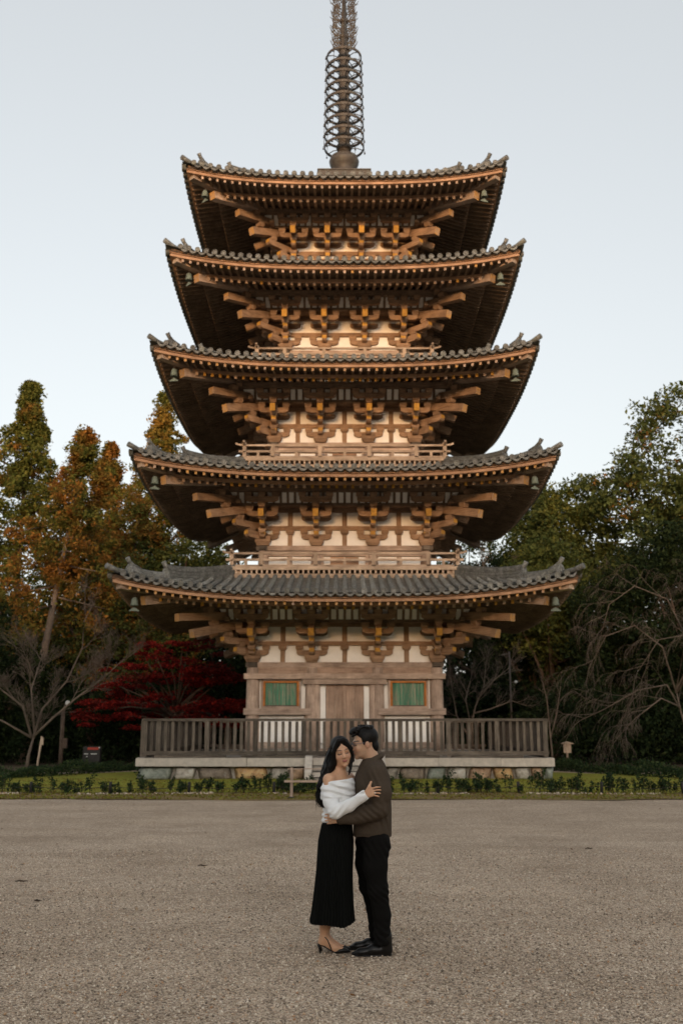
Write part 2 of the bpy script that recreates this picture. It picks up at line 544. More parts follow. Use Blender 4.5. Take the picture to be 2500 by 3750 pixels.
# loose pebbles on the near court (real stones: one mass nobody could count)
def pebbles():
    n = 46000
    # denser close to the camera
    u = rng.random(n)
    Yp = 5.6 * (15.0 / 5.6) ** u
    Xp = (rng.random(n) - 0.5) * 2 * (Yp * 0.37 + 0.25)
    s = 0.0055 + 0.0085 * rng.random(n) ** 2.2
    base = np.array([[1, 0, 0], [-1, 0, 0], [0, 1, 0], [0, -1, 0], [0, 0, 0.75], [0, 0, -0.6]])
    tri = np.array([[0, 2, 4], [2, 1, 4], [1, 3, 4], [3, 0, 4], [2, 0, 5], [1, 2, 5], [3, 1, 5], [0, 3, 5]])
    P = base[None] * (0.65 + 0.6 * rng.random((n, 6, 1))) * s[:, None, None]
    a = rng.random(n) * 6.283
    ca, sa = np.cos(a)[:, None], np.sin(a)[:, None]
    Q = P.copy()
    Q[..., 0] = P[..., 0] * ca - P[..., 1] * sa
    Q[..., 1] = P[..., 0] * sa + P[..., 1] * ca
    tilt = (rng.random((n, 2)) - 0.5) * 0.9
    Q[..., 2] += Q[..., 0] * tilt[:, :1] + Q[..., 1] * tilt[:, 1:]
    Q[..., 0] += Xp[:, None]
    Q[..., 1] += Yp[:, None]
    Q[..., 2] += (s * 0.35 + 0.006 * np.sin(Xp * 1.3) * np.sin(Yp * 0.9))[:, None]
    F = (tri[None] + 6 * np.arange(n)[:, None, None]).reshape(-1, 3)
    o = bpy.data.objects.new('gravel_pebbles', np_mesh('gravel_pebbles', Q.reshape(-1, 3), F, 'pebble', True))
    COL.objects.link(o)
    props(o, 'loose brown and grey pebbles covering the near gravel court', 'gravel', kind='stuff')
pebbles()

# unseen ridge added behind the camera to shade the court and lower storeys
def ridge():
    xs = np.linspace(-260, 260, 90)
    pr = np.array([(-66, 0), (-72, 10), (-78, 18), (-86, 23), (-96, 25), (-140, 26)])
    X = np.tile(xs, (len(pr), 1))
    hN = 1 + 0.06 * np.sin(xs * 0.11) + 0.05 * np.sin(xs * 0.31 + 1) + 0.03 * np.sin(xs * 0.9)
    Y = np.tile(pr[:, :1], (1, len(xs))) + 2 * np.sin(X * 0.2)
    Z = pr[:, 1:2] * hN[None] - 0.2
    V = np.stack([X, Y, Z], -1).reshape(-1, 3)
    nx, ny = len(xs), len(pr)
    i = np.arange(nx * ny).reshape(ny, nx)
    F = np.stack([i[:-1, :-1], i[1:, :-1], i[1:, 1:], i[:-1, 1:]], -1).reshape(-1, 4)
    m, nt, b = new_mat('far_woods')
    v = coords(nt, (1, 1, 1))
    c = ramp(nt, noise(nt, v, 0.4, 6, 0.7), [(0.3, (0.03, 0.035, 0.015)), (0.7, (0.10, 0.085, 0.03))])
    nt.links.new(c, b.inputs['Base Color'])
    b.inputs['Roughness'].default_value = 0.95
    o = bpy.data.objects.new('hill', np_mesh('hill', V, F, 'far_woods', False))
    COL.objects.link(o)
    o['kind'] = 'structure'
ridge()

# ------------------------------------------------------------------ stone platform, steps, railing
PX, PY = 0.115, 39.7           # pagoda centre
plat = empty('stone_platform', (PX, PY, 0), 'low square stone platform with pale curb over rough boulders under the pagoda', 'platform')
HP = 6.73
core = MB()
core.box(-HP + 0.30, HP - 0.30, -HP + 0.30, HP - 0.30, -0.1, 0.735, 'oldstone')
obj('core', core, plat)
def jitter_box(x0, x1, y0, y1, z0, z1, mat, j=0.006):
    m = MB()
    m.box(x0, x1, y0, y1, z0, z1, mat)
    m.v = [(a + random.uniform(-j, j), b_ + random.uniform(-j, j), c + random.uniform(-j, j)) for a, b_, c in m.v]
    return m
for k in range(4):
    cuts = [-HP, -3.15, -1.22, 1.15, 3.0, 5.0, HP] if k == 0 else [-HP + 0.4, -3.4, -0.2, 3.1, HP - 0.0]
    if k in (1, 3):
        cuts = [-HP + 0.42, -3.4, -0.2, 3.1, HP - 0.42]
    for a, b_ in zip(cuts[:-1], cuts[1:]):
        m = jitter_box(a + 0.006, b_ - 0.006, -HP, -HP + 0.4, 0.485, 0.745, 'granite')
        obj('curb_stone', m, plat, rotz(k * math.pi / 2))
STONE = {'green': (0.23, 0.25, 0.21), 'grey': (0.31, 0.275, 0.23), 'brown': (0.21, 0.165, 0.125), 'tan': (0.52, 0.31, 0.14), 'white': (0.45, 0.40, 0.335), 'rust': (0.36, 0.23, 0.14)}
def boulder_mat(key, col):
    m, nt, b = new_mat('boulder_' + key)
    v = coords(nt, (1, 1, 1), jitter=9)
    n1 = noise(nt, v, 3.5, 6, 0.75, 0.8)
    n2 = noise(nt, v, 12, 5, 0.7)
    c = ramp(nt, n1, [(0.32, tuple(x * 0.45 for x in col)), (0.5, col), (0.68, tuple(min(0.6, x * 1.55 + 0.03) for x in col))])
    c = mixc(nt, ramp(nt, n2, [(0.55, (0, 0, 0)), (0.7, (0.7, 0.7, 0.7))]), c, (0.40, 0.36, 0.31))
    nt.links.new(c, b.inputs['Base Color'])
    b.inputs['Roughness'].default_value = 0.92
    bump(nt, n1, b, 0.7, 0.05)
for k_, c_ in STONE.items():
    boulder_mat(k_, c_)
def boulder(x0, x1, z0, z1, mat, seed):
    """rough squared stone: subdivided block, rounded and dented"""
    r_ = np.random.default_rng(seed)
    m = MB()
    nx, nz = 6, 5
    sk = r_.uniform(-0.09, 0.09, 2)
    ph = r_.uniform(0, 6.28, 6)
    cx, cz, hx, hz = (x0 + x1) / 2, (z0 + z1) / 2, (x1 - x0) / 2, (z1 - z0) / 2
    v, idx = [], {}
    for j in range(nz + 1):
        for i in range(nx + 1):
            a, c = -1 + 2 * i / nx, -1 + 2 * j / nz
            q = (abs(a) ** 5 + abs(c) ** 5) ** 0.2
            f_ = 1.0 / max(1.0, q * 0.96)
            px = cx + hx * a * f_ + sk[0] * c * (abs(a) ** 2)
            pz = cz + hz * c * f_ + sk[1] * a * hz * 0.5
            edge = max(abs(a), abs(c))
            py = -0.10 + 0.16 * edge ** 4 + 0.035 * math.sin(3 * a + ph[0]) * math.sin(2.7 * c + ph[1]) + 0.018 * math.sin(8 * a + ph[2]) * math.cos(7 * c + ph[3])
            if edge > 0.99:
                py = 0.14
            v.append((px, py, pz))
    f = [(j * (nx + 1) + i, j * (nx + 1) + i + 1, (j + 1) * (nx + 1) + i + 1, (j + 1) * (nx + 1) + i) for j in range(nz) for i in range(nx)]
    m.add(v, f, mat, True)
    # closed back
    ring = [i for i in range(nx + 1)] + [j * (nx + 1) + nx for j in range(1, nz + 1)] + [nz * (nx + 1) + i for i in range(nx - 1, -1, -1)] + [j * (nx + 1) for j in range(nz - 1, 0, -1)]
    m.f.append(tuple(reversed(ring)))
    m.m.append(mat)
    m.sm.append(False)
    return m
front_stones = [(-6.70, -5.55, 'green'), (-5.53, -4.72, 'grey'), (-4.70, -3.55, 'brown'), (-3.53, -2.42, 'tan'), (-2.40, -1.85, 'grey'),
                (1.28, 2.25, 'grey'), (2.27, 3.05, 'green'), (3.07, 3.85, 'white'), (3.87, 4.55, 'rust'), (4.57, 5.18, 'tan'), (5.20, 5.85, 'white'), (5.87, 6.35, 'rust'), (6.37, 6.72, 'green')]
front_stones = [(-6.70, -5.55, 'green'), (-5.53, -4.80, 'white'), (-4.78, -3.62, 'brown'), (-3.60, -2.46, 'tan'), (-2.44, -1.78, 'grey'), (-1.76, -1.27, 'rust'),
                (1.27, 1.7, 'grey'), (1.72, 2.62, 'brown'), (2.64, 3.25, 'green'), (3.27, 3.95, 'white'), (3.97, 4.75, 'rust'), (4.77, 5.45, 'tan'), (5.47, 5.98, 'white'), (6.0, 6.40, 'rust'), (6.42, 6.72, 'green')]
for i, (a, b_, c) in enumerate(front_stones):
    for (a2, b2, z0, z1) in ([(a, b_, 0.02, 0.475)] if i % 5 else [(a, b_, 0.0, 0.475)]):
        obj('boulder', boulder(a2, b2, z0, z1, 'boulder_' + c, 100 + i), plat, Matrix.Translation((0, -HP + 0.20, 0)))
for k in (1, 3):
    x = -6.5
    i = 0
    while x < 6.3:
        wdt = random.uniform(0.6, 1.2)
        x1 = min(x + wdt, 6.5)
        obj('boulder', boulder(x, x1 - 0.02, 0.0, 0.475, 'boulder_' + random.choice(list(STONE)), 300 + k * 40 + i), plat, rotz(k * math.pi / 2) @ Matrix.Translation((0, -HP + 0.20, 0)))
        x = x1
        i += 1
# steps with cheek slabs
for i in range(4):
    m = jitter_box(-1.02, 1.02, -HP - 1.12 + 0.29 * i, -HP - 0.012, 0.02 + 0.17 * i, 0.16 + 0.17 * i, 'granite' if i % 2 else 'oldstone', 0.004)
    obj('step', m, plat)
for s in (-1, 1):
    m = MB()
    x0 = 1.04 if s > 0 else -1.27
    m.prism([(-HP - 0.012, 0.0), (-HP - 0.95, 0.0), (-HP - 0.95, 0.20), (-HP - 0.93, 0.34), (-HP - 0.30, 0.80), (-HP - 0.012, 0.83)], 'x', x0, x0 + 0.23, 'granite')
    obj('cheek_slab', m, plat)

rail = empty('railing', (PX, PY, 0.745), 'weathered grey wooden railing with upright slats round the platform edge', 'railing')
HR = 6.56
bal, post_, foot = MB(), MB(), MB()
bal.cbox((0, 0, 0.685), (0.095, 0.06, 0.94), 'rail')
post_.cbox((0, 0, 0.60), (0.15, 0.13, 1.13), 'rail')
foot.cbox((0, 0, 0.045), (2.3, 0.20, 0.075), 'rail')
for k in range(4):
    M = rotz(k * math.pi / 2)
    cut = [-HR, -2.2, 0.55, 2.6, HR] if k == 0 else [-HR + 0.16, 0.3, HR - 0.16]
    for a, b_ in zip(cut[:-1], cut[1:]):
        m = MB()
        m.box(a, b_ - 0.008, -HR - 0.085, -HR + 0.085, 1.16, 1.245, 'rail')
        obj('top_rail', m, rail, M @ Matrix.Translation((0, 0, random.uniform(-0.006, 0.006))))
        m = MB()
        m.box(a, b_ - 0.008, -HR - 0.075, -HR + 0.075, 0.095, 0.215, 'rail')
        obj('bottom_rail', m, rail, M @ Matrix.Translation((0, 0, random.uniform(-0.004, 0.004))))
    n = 59
    for i in range(n):
        x = -HR + 0.075 + (2 * HR - 0.15) * i / (n - 1)
        if k and (i == 0):
            continue
        if k == 2 and i % 1:
            continue
        if i % 7 == 2 and 0 < i < n - 1 or i in (0, n - 1):
            obj('post', post_, rail, M @ Matrix.Translation((x, -HR, 0)))
        else:
            obj('baluster', bal, rail, M @ Matrix.Translation((x + random.uniform(-.006, .006), -HR, 0)) @ Matrix.Rotation(random.uniform(-.006, .006), 4, 'Y'))
    for x in (-5.0, -2.2, 1.9, 4.6):
        obj('ground_sill', foot, rail, M @ Matrix.Translation((x, -HR, 0.0)))
# ------------------------------------------------------------------ pagoda
pag = empty('pagoda', (PX, PY, 0.0), 'tall five-storey wooden pagoda with grey tiled roofs and bronze spire', 'pagoda')
ST = [dict(w=3.30, wi=1.18, h0=4.01, e=7.72, tb=5.92, rise=0.72, dtop=4.05, ztop=7.02, zw=0.745),
      dict(w=3.02, wi=1.05, h0=8.33, e=7.29, tb=10.20, rise=0.66, dtop=3.75, ztop=11.13, zw=7.36, zr=7.91, b=4.20),
      dict(w=2.68, wi=0.92, h0=12.42, e=6.85, tb=14.27, rise=0.66, dtop=3.40, ztop=15.12, zw=11.55, zr=12.07, b=3.86),
      dict(w=2.31, wi=0.79, h0=16.33, e=6.50, tb=18.14, rise=0.62, dtop=3.05, ztop=18.98, zw=15.5, zr=16.07, b=3.50),
      dict(w=2.04, wi=0.68, h0=19.98, e=6.07, tb=21.78, rise=0.58, dtop=1.12, ztop=24.25, zw=19.3, zr=19.86, b=3.15)]

# shared pieces of a bracket set (front looks towards -y, z = 0 at the column top)
def masu(wd, h, dp=None):
    """bearing block: square top, lower half tapered"""
    m = MB()
    dp = dp or wd
    a, b_, c, d_ = wd / 2, dp / 2, wd / 2 * 0.72, dp / 2 * 0.72
    v = [(-c, -d_, 0), (c, -d_, 0), (c, d_, 0), (-c, d_, 0)]
    for z in (h * 0.42, h):
        v += [(-a, -b_, z), (a, -b_, z), (a, b_, z), (-a, b_, z)]
    f = [(0, 3, 2, 1), (8, 9, 10, 11)]
    for lv in (0, 4):
        for i in range(4):
            j = (i + 1) % 4
            f.append((lv + i, lv + j, lv + 4 + j, lv + 4 + i))
    return m.add(v, f, 'brown_x')
def hijiki_poly(L0, L1, h):
    """bracket arm outline: flat top, underside curved up at both ends"""
    def end(L, s):
        return [(s * L, h), (s * L, h * 0.5), (s * (L - 0.03), h * 0.28), (s * (L - 0.09), h * 0.10), (s * (L - 0.17), 0)]
    return end(L0, -1)[::-1][::-1] + end(L1, 1)[::-1]
def arm_x(L, t, h):
    m = MB()
    p = hijiki_poly(L, L, h)
    return m.prism(p, 'y', -t / 2, t / 2, 'brown_x')
def arm_y(L, t, h):
    """projecting arm from y=0.1 to y=-L; painted end"""
    m = MB()
    p = [(0.1, 0), (-L + 0.14, 0), (-L + 0.05, h * 0.14), (-L + 0.012, h * 0.36), (-L, h * 0.42), (-L, h), (0.1, h)]
    m.prism(p, 'x', -t / 2, t / 2, 'brown_y')
    m.m[2 + 4] = 'ochre'
    m.m[2 + 3] = 'brown_y'
    return m
DAITO, MAKITO = masu(0.52, 0.33), masu(0.27, 0.16)
MAKI2 = masu(0.27, 0.20)
ARMX, ARM3 = arm_x(0.56, 0.19, 0.19), arm_x(0.60, 0.19, 0.18)
NUB1, NUB2 = arm_y(0.56, 0.18, 0.23), arm_y(0.98, 0.18, 0.22)
TAIL = MB()
TAIL.beam((0, 0.25, 1.71), (0, -1.62, 0.96), 0.20, 0.27, 'brown', 'ochre')
DNUB1, DNUB2 = arm_y(0.86, 0.21, 0.25), arm_y(1.45, 0.21, 0.23)
DIAG = []
for fb, ft in ((2.42, 1.97), (2.28, 1.83), (2.22, 1.76), (2.18, 1.69), (2.13, 1.62)):
    a, b_ = MB(), MB()
    a.beam((0, 0.3, 1.55), (0, -ft * 1.414, 0.86), 0.28, 0.29, 'brown', 'worn_ochre')
    b_.beam((0, 0.3, 1.75), (0, -fb * 1.414, 1.37), 0.27, 0.26, 'brown', 'worn_ochre')
    DIAG.append((a, b_))
STRUT_CAP = masu(0.30, 0.16)
T = Matrix.Translation
class Sink:
    """front face: pieces become objects; other faces: pieces are joined into one part"""
    def __init__(self, parent, M, single):
        self.parent, self.M, self.single, self.joint = parent, M, single, MB()
        self.full = True
    def put(self, name, mb, M=Matrix.Identity(4)):
        if self.single:
            return obj(name, mb, self.parent, M)
        self.joint.append(mb, self.M @ M)
    def done(self, name, kind=None):
        if not self.single and self.joint.v:
            obj(name, self.joint, self.parent, kind=kind)

def bracket(sk, corner=False):
    p = sk.put
    p('bearing_block', DAITO, T((0, -0.05, 0)))
    p('bracket_arm', ARMX, T((0, -0.03, 0.24)))
    for s in (-1, 1):
        p('bearing_block', MAKITO, T((s * 0.46, -0.03, 0.43)))
    p('projecting_arm', NUB1, T((0, 0, 0.25)))
    p('bearing_block', MAKITO, T((0, -0.43, 0.48)))
    p('projecting_arm', NUB2, T((0, 0, 0.60)))
    p('bearing_block', MAKITO, T((0, -0.84, 0.81)))
    p('bracket_arm', ARMX, T((0, -0.84, 0.96)))
    p('bracket_arm', ARMX, T((0, -0.02, 0.95)))
    for s in (-1, 0, 1):
        p('bearing_block', MAKI2, T((s * 0.46, -0.84, 1.15)))
    p('tail_rafter', TAIL)
    p('bearing_block', MAKI2, T((0, -1.25, 1.235)))
    p('bracket_arm', ARM3, T((0, -1.25, 1.435)))
    for s in (-1, 0, 1):
        p('bearing_block', MAKITO, T((s * 0.50, -1.25, 1.615)))

def lift(S, a, d, d0):
    t = max(0.0, min(1.0, (d - d0) / (S['e'] - d0)))
    return S['rise'] * (min(abs(a), S['e']) / S['e']) ** 2.8 * t
def z_base(S, a, d):      # underside of base rafters
    return S['tb'] - 0.37 + 0.33 * ((S['e'] - 1.2) - d) + lift(S, a, d, S['w'])
def z_fly(S, a, d):       # underside of flying rafters
    return S['tb'] - 0.33 + 0.20 * ((S['e'] - 0.25) - d) + lift(S, a, d, S['w'])
def z_roof(S, a, d):
    t = (S['e'] - d) / (S['e'] - S['dtop'])
    return S['tb'] + 0.05 + (S['ztop'] - S['tb'] - 0.05) * (0.78 * t + 0.22 * t * t) + lift(S, a, d, S['dtop'])

def wall_face(n, S, sk):
    """one side of a storey's body, columns at the wall line d = w"""
    w, wi, h0, zw = S['w'], S['wi'], S['h0'], S['zw']
    p = sk.put
    cols = (-w, -wi, wi, w)
    # head tie beam with dark nosings, nuki between the bracket tiers, wall struts
    m = MB(); m.box(-w + 0.16, w - 0.16, -w - 0.14, -w + 0.1, h0 - 0.185, h0, 'wood'); p('head_tie_beam', m)
    for s in (-1, 1):
        m = MB()
        m.prism([(s * (w - 0.16), h0 - 0.19), (s * (w + 0.22), h0 - 0.19), (s * (w + 0.27), h0 - 0.15), (s * (w + 0.27), h0 - 0.04), (s * (w + 0.22), h0 + 0.003), (s * (w - 0.16), h0 + 0.003)], 'y', -w - 0.15, -w + 0.1, 'rail_x')
        p('beam_nosing', m)
    m = MB(); m.box(-w - 0.3, w + 0.3, -w - 0.10, -w + 0.1, h0 + 0.60, h0 + 0.755, 'brown'); p('tie_beam', m)
    m = MB(); m.box(-w - 0.3, w + 0.3, -w - 0.10, -w + 0.1, h0 + 1.28, h0 + 1.42, 'brown'); p('tie_beam', m)
    if n < 3:
        for x in ((-w - wi) / 2, 0, (w + wi) / 2):
            m = MB(); m.box(x - 0.085, x + 0.085, -w - 0.045, -w + 0.05, h0, h0 + 0.44, 'brown'); p('strut', m)
            p('bearing_block', STRUT_CAP, T((x, -w - 0.02, h0 + 0.44)))
            m = MB(); m.box(x - 0.09, x + 0.09, -w - 0.045, -w + 0.05, h0 + 0.755, h0 + 1.28, 'brown'); p('strut', m)
    # columns
    r_ = 0.245 if n == 0 else 0.2
    for x in (cols if sk.full else cols[1:3]):
        m = MB(); m.lathe([(r_, zw), (r_ * 1.0, zw + (h0 - zw) * 0.4), (r_ * 0.94, h0 - 0.19)], 'wood_z', 20, (x, -w, 0)); p('column', m)
        if n == 0:
            m = MB(); m.lathe([(0.34, zw - 0.0), (0.34, zw + 0.12), (0.29, zw + 0.16)], 'granite', 20, (x, -w, 0)); p('column_base', m)
    if n == 0:
        # ground floor: windows, doors, nageshi beams
        yw = -w
        m = MB(); m.box(-w + 0.2, w - 0.2, yw - 0.12, yw + 0.05, h0 - 0.40, h0 - 0.185, 'door'); p('frieze_board', m)
        m = MB(); m.box(-w - 0.30, w + 0.30, yw - 0.31, yw - 0.05, 3.41, 3.60, 'wood'); p('nageshi_beam', m)
        m = MB(); m.box(-1.50, 1.50, yw - 0.30, yw - 0.05, 3.225, 3.395, 'wood'); p('nageshi_beam', m)
        for s in (-1, 1):
            a, b_ = sorted((s * (w + 0.29), s * 1.19))
            m = MB(); m.box(a, b_, yw - 0.30, yw - 0.05, 2.15, 2.37, 'wood'); p('waist_beam', m)
            a, b_ = sorted((s * (w - 0.1), s * 1.3))
            m = MB(); m.box(a, b_, yw - 0.17, yw - 0.03, 0.98, 1.20, 'wood'); p('sill_beam', m)
            m = MB(); m.box(a, b_, yw - 0.20, yw - 0.03, 0.76, 0.965, 'oldstone'); p('sill_stone', m)
            # jamb post beside the door
            x = s * 1.0
            m = MB(); m.lathe([(0.13, 0.78), (0.13, 3.225)], 'wood_z', 14, (x, yw - 0.10, 0)); p('jamb_post', m)
            m = MB(); m.box(min(s * .69, s * .89), max(s * .69, s * .89), yw - 0.10, yw + 0.02, 1.16, 3.11, 'plaster'); p('plaster_strip', m)
            # window: frame, orange reveal, green bars
            xc = s * 2.28
            win = empty('window', (0, 0, 0), parent=sk.parent) if sk.single else None
            fr = MB()
            fr.box(xc - 0.72, xc - 0.645, yw - 0.14, yw, 2.372, 3.405, 'wood')
            fr.box(xc + 0.645, xc + 0.72, yw - 0.14, yw, 2.372, 3.405, 'wood')
            fr.box(xc - 0.643, xc + 0.643, yw - 0.14, yw, 2.372, 2.45, 'wood')
            rv = MB()
            rv.box(xc - 0.643, xc - 0.57, yw - 0.12, yw, 2.452, 3.34, 'orange_paint')
            rv.box(xc + 0.57, xc + 0.643, yw - 0.12, yw, 2.452, 3.34, 'orange_paint')
            rv.box(xc - 0.568, xc + 0.568, yw - 0.12, yw, 3.275, 3.34, 'orange_paint')
            rv.box(xc - 0.568, xc + 0.568, yw - 0.12, yw, 2.452, 2.485, 'rail')
            nb = 19
            if sk.single:
                obj('window_frame', fr, win); obj('reveal', rv, win)
                bar = MB(); bar.prism([(-0.027, -0.02), (0.027, -0.02), (0.0, -0.055)], 'z', 2.487, 3.273, 'green_bars')
                for i in range(nb):
                    x = xc - 0.54 + 1.08 * i / (nb - 1)
                    obj('window_bar', bar, win, T((x, yw, 0)))
                bk = MB(); bk.box(xc - 0.568, xc + 0.568, yw - 0.02, yw + 0.02, 2.487, 3.273, 'green_bars'); obj('shutter', bk, win)
            else:
                p('w', fr); p('w', rv)
                bk = MB(); bk.box(xc - 0.568, xc + 0.568, yw - 0.05, yw + 0.02, 2.487, 3.273, 'green_bars'); p('w', bk)
        # door
        dr = empty('door', (0, 0, 0), parent=sk.parent) if sk.single else None
        for s in (-1, 1):
            for i in range(2):
                a = 0.035 + 0.325 * i
                m = MB(); m.box(min(s * a, s * (a + 0.319)), max(s * a, s * (a + 0.319)), yw - 0.075, yw + 0.02, 1.0, 3.205, 'door')
                if sk.single: obj('door_plank', m, dr)
                else: p('d', m)
        m = MB(); m.box(-0.06, 0.06, yw - 0.13, yw - 0.076, 0.98, 3.21, 'door')
        if sk.single: obj('meeting_stile', m, dr)
        else: p('d', m)
        m = MB(); m.box(-1.3, 1.3, yw - 0.22, yw + 0.02, 0.76, 0.975, 'wood'); p('door_sill', m)
    else:
        z1 = h0 - 0.185
        m = MB(); m.box(-w + 0.15, w - 0.15, -w - 0.11, -w + 0.1, z1 - 0.20, z1 - 0.03, 'wood'); p('nageshi_beam', m)
        m = MB(); m.box(-w + 0.15, w - 0.15, -w - 0.12, -w + 0.1, zw, zw + 0.1, 'wood'); p('sill_beam', m)
        for x in ((-w - wi) / 2, (w + wi) / 2):
            m = MB(); m.box(x - 0.09, x + 0.09, -w - 0.06, -w + 0.05, zw + 0.1, z1 - 0.2, 'wood'); p('strut', m)
        for s in (-1, 1):
            x = s * wi * 0.82
            m = MB(); m.box(x - 0.09, x + 0.09, -w - 0.10, -w + 0.05, zw + 0.1, z1 - 0.2, 'wood'); p('jamb_post', m)
            m = MB(); m.box(min(s * 0.02, s * wi * 0.5), max(s * 0.02, s * wi * 0.5), -w - 0.06, -w + 0.05, zw + 0.1, z1 - 0.23, 'warm'); p('door_leaf', m)

def eave_face(n, S, sk):
    w, h0, e, tb = S['w'], S['h0'], S['e'], S['tb']
    p = sk.put
    # flying rafters and base rafters, parallel, dying into the corner rafter
    sp = 0.28
    nf = int((e - 0.45) / sp)
    for i in range(-nf, nf + 1):
        a = i * sp
        d1 = e - 0.25
        d0 = max(e - 1.75, abs(a) + 0.12)
        if d1 - d0 > 0.12:
            m = MB()
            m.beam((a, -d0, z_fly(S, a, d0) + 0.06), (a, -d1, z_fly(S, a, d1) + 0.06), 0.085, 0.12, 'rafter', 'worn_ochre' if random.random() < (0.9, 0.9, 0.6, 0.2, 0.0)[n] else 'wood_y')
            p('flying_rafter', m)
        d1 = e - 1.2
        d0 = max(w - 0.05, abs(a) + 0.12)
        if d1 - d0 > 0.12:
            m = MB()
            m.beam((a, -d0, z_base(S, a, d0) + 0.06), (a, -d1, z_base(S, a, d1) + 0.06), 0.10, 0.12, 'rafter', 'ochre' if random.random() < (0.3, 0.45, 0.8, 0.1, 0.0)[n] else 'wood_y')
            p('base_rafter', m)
    # boards on the rafter ends, curving up to the corners
    def swept(name, d, z0, z1, t, mat, zf, ext=0.0, nseg=28):
        pts = []
        for i in range(nseg + 1):
            a = (-1 + 2 * i / nseg) * (d + ext)
            pts.append((a, -d, zf(a, d) + (z0 + z1) / 2))
        m = MB()
        m.sweep(pts, [(-t / 2, -(z1 - z0) / 2), (t / 2, -(z1 - z0) / 2), (t / 2, (z1 - z0) / 2), (-t / 2, (z1 - z0) / 2)], mat)
        p(name, m)
    lz = lambda a, d: tb + lift(S, a, d, w)
    swept('eave_board', e - 1.22, -0.25, -0.142, 0.11, 'warm', lz)
    swept('eave_board', e - 0.24, -0.225, -0.13, 0.16, 'warm', lz, 0.04)
    swept('eave_board', e - 0.21, -0.105, -0.082, 0.13, 'warm', lz, 0.02)
    swept('clay_bed', e - 0.20, -0.08, 0.03, 0.16, 'clay', lz, -0.01)
    # purlins on the bracket sets, coved strips between them, ceiling
    def purlin(name, d, z0, z1, t):
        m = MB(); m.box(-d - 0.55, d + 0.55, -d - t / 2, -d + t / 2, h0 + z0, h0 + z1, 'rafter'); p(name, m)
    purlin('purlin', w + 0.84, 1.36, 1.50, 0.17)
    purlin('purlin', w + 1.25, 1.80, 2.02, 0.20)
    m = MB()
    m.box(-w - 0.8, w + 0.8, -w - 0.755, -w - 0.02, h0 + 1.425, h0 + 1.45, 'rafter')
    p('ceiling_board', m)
    d0, d1 = w + 0.93, w + 1.18
    m = MB()
    v = [(-d0, -d0, h0 + 1.46), (d0, -d0, h0 + 1.46), (d1, -d1, h0 + 1.86), (-d1, -d1, h0 + 1.86)]
    v += [(x, y + 0.03, z + 0.03) for x, y, z in v]
    m.add(v, [(0, 1, 2, 3), (7, 6, 5, 4), (0, 4, 5, 1), (2, 6, 7, 3)], 'plaster')
    p('cove_panel', m)
    rib = MB()
    nr = int(d0 / 0.26)
    for i in range(-nr, nr + 1):
        a = i * 0.26
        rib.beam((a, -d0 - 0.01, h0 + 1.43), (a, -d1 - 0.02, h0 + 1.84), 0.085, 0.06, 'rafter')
    o = p('cove_ribs', rib)
    if o: o['kind'] = 'stuff'
    # soffit boards above the rafters
    m = MB()
    na = 24
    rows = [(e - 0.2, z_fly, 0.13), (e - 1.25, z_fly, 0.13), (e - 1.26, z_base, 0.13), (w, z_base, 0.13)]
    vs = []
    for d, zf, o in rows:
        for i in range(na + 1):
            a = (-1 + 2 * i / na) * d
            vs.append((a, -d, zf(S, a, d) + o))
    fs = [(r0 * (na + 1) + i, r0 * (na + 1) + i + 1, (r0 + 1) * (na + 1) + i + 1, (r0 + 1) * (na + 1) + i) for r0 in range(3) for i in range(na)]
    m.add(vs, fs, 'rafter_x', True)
    p('soffit_boards', m)

CAPSEG = 10
def tile_row(S, a, mat='tile'):
    """round tile course from the eave up the slope, stepped at each tile, round end disc"""
    e = S['e']
    d_in = max(S['dtop'] - 0.05, abs(a) + 0.10)
    if e + 0.05 - d_in < 0.25:
        return None
    L = e + 0.05 - d_in
    nt_ = max(1, int(round(L / 0.36)))
    r_ = 0.083
    v, f = [], []
    k = 6
    ring = 0
    for i in range(nt_):
        for end in (0, 1):
            t = (i + end) / nt_
            d = e + 0.05 - L * t
            rr = r_ * (1.06 if end == 0 else 0.93)
            zc = z_roof(S, a, min(d, e)) + 0.045
            for j in range(k + 1):
                an = math.pi * j / k
                v.append((a + rr * math.cos(an), -d, zc + rr * math.sin(an) * 1.02))
            if ring:
                o = (ring - 1) * (k + 1)
                for j in range(k):
                    f.append((o + j, o + j + 1, o + k + 2 + j, o + k + 1 + j))
            ring += 1
    m = MB()
    m.add(v, f, mat, True)
    # end disc with raised rim
    zc = z_roof(S, a, e) + 0.045
    cv, cf = [], []
    R_ = 0.098
    for rr, yy in ((R_, 0.10), (R_, -0.012), (R_ * 0.80, -0.012), (R_ * 0.74, 0.004), (R_ * 0.45, 0.004), (R_ * 0.38, -0.006)):
        for j in range(CAPSEG):
            an = 2 * math.pi * j / CAPSEG
            cv.append((a + rr * math.cos(an), -(e + 0.05) + yy, zc + rr * math.sin(an)))
    for q in range(5):
        for j in range(CAPSEG):
            j2 = (j + 1) % CAPSEG
            cf.append((q * CAPSEG + j, q * CAPSEG + j2, (q + 1) * CAPSEG + j2, (q + 1) * CAPSEG + j))
    cf.append(tuple(5 * CAPSEG + j for j in range(CAPSEG)))
    m.add(cv, cf, mat, False)
    return m
EAVE_TILE = MB()
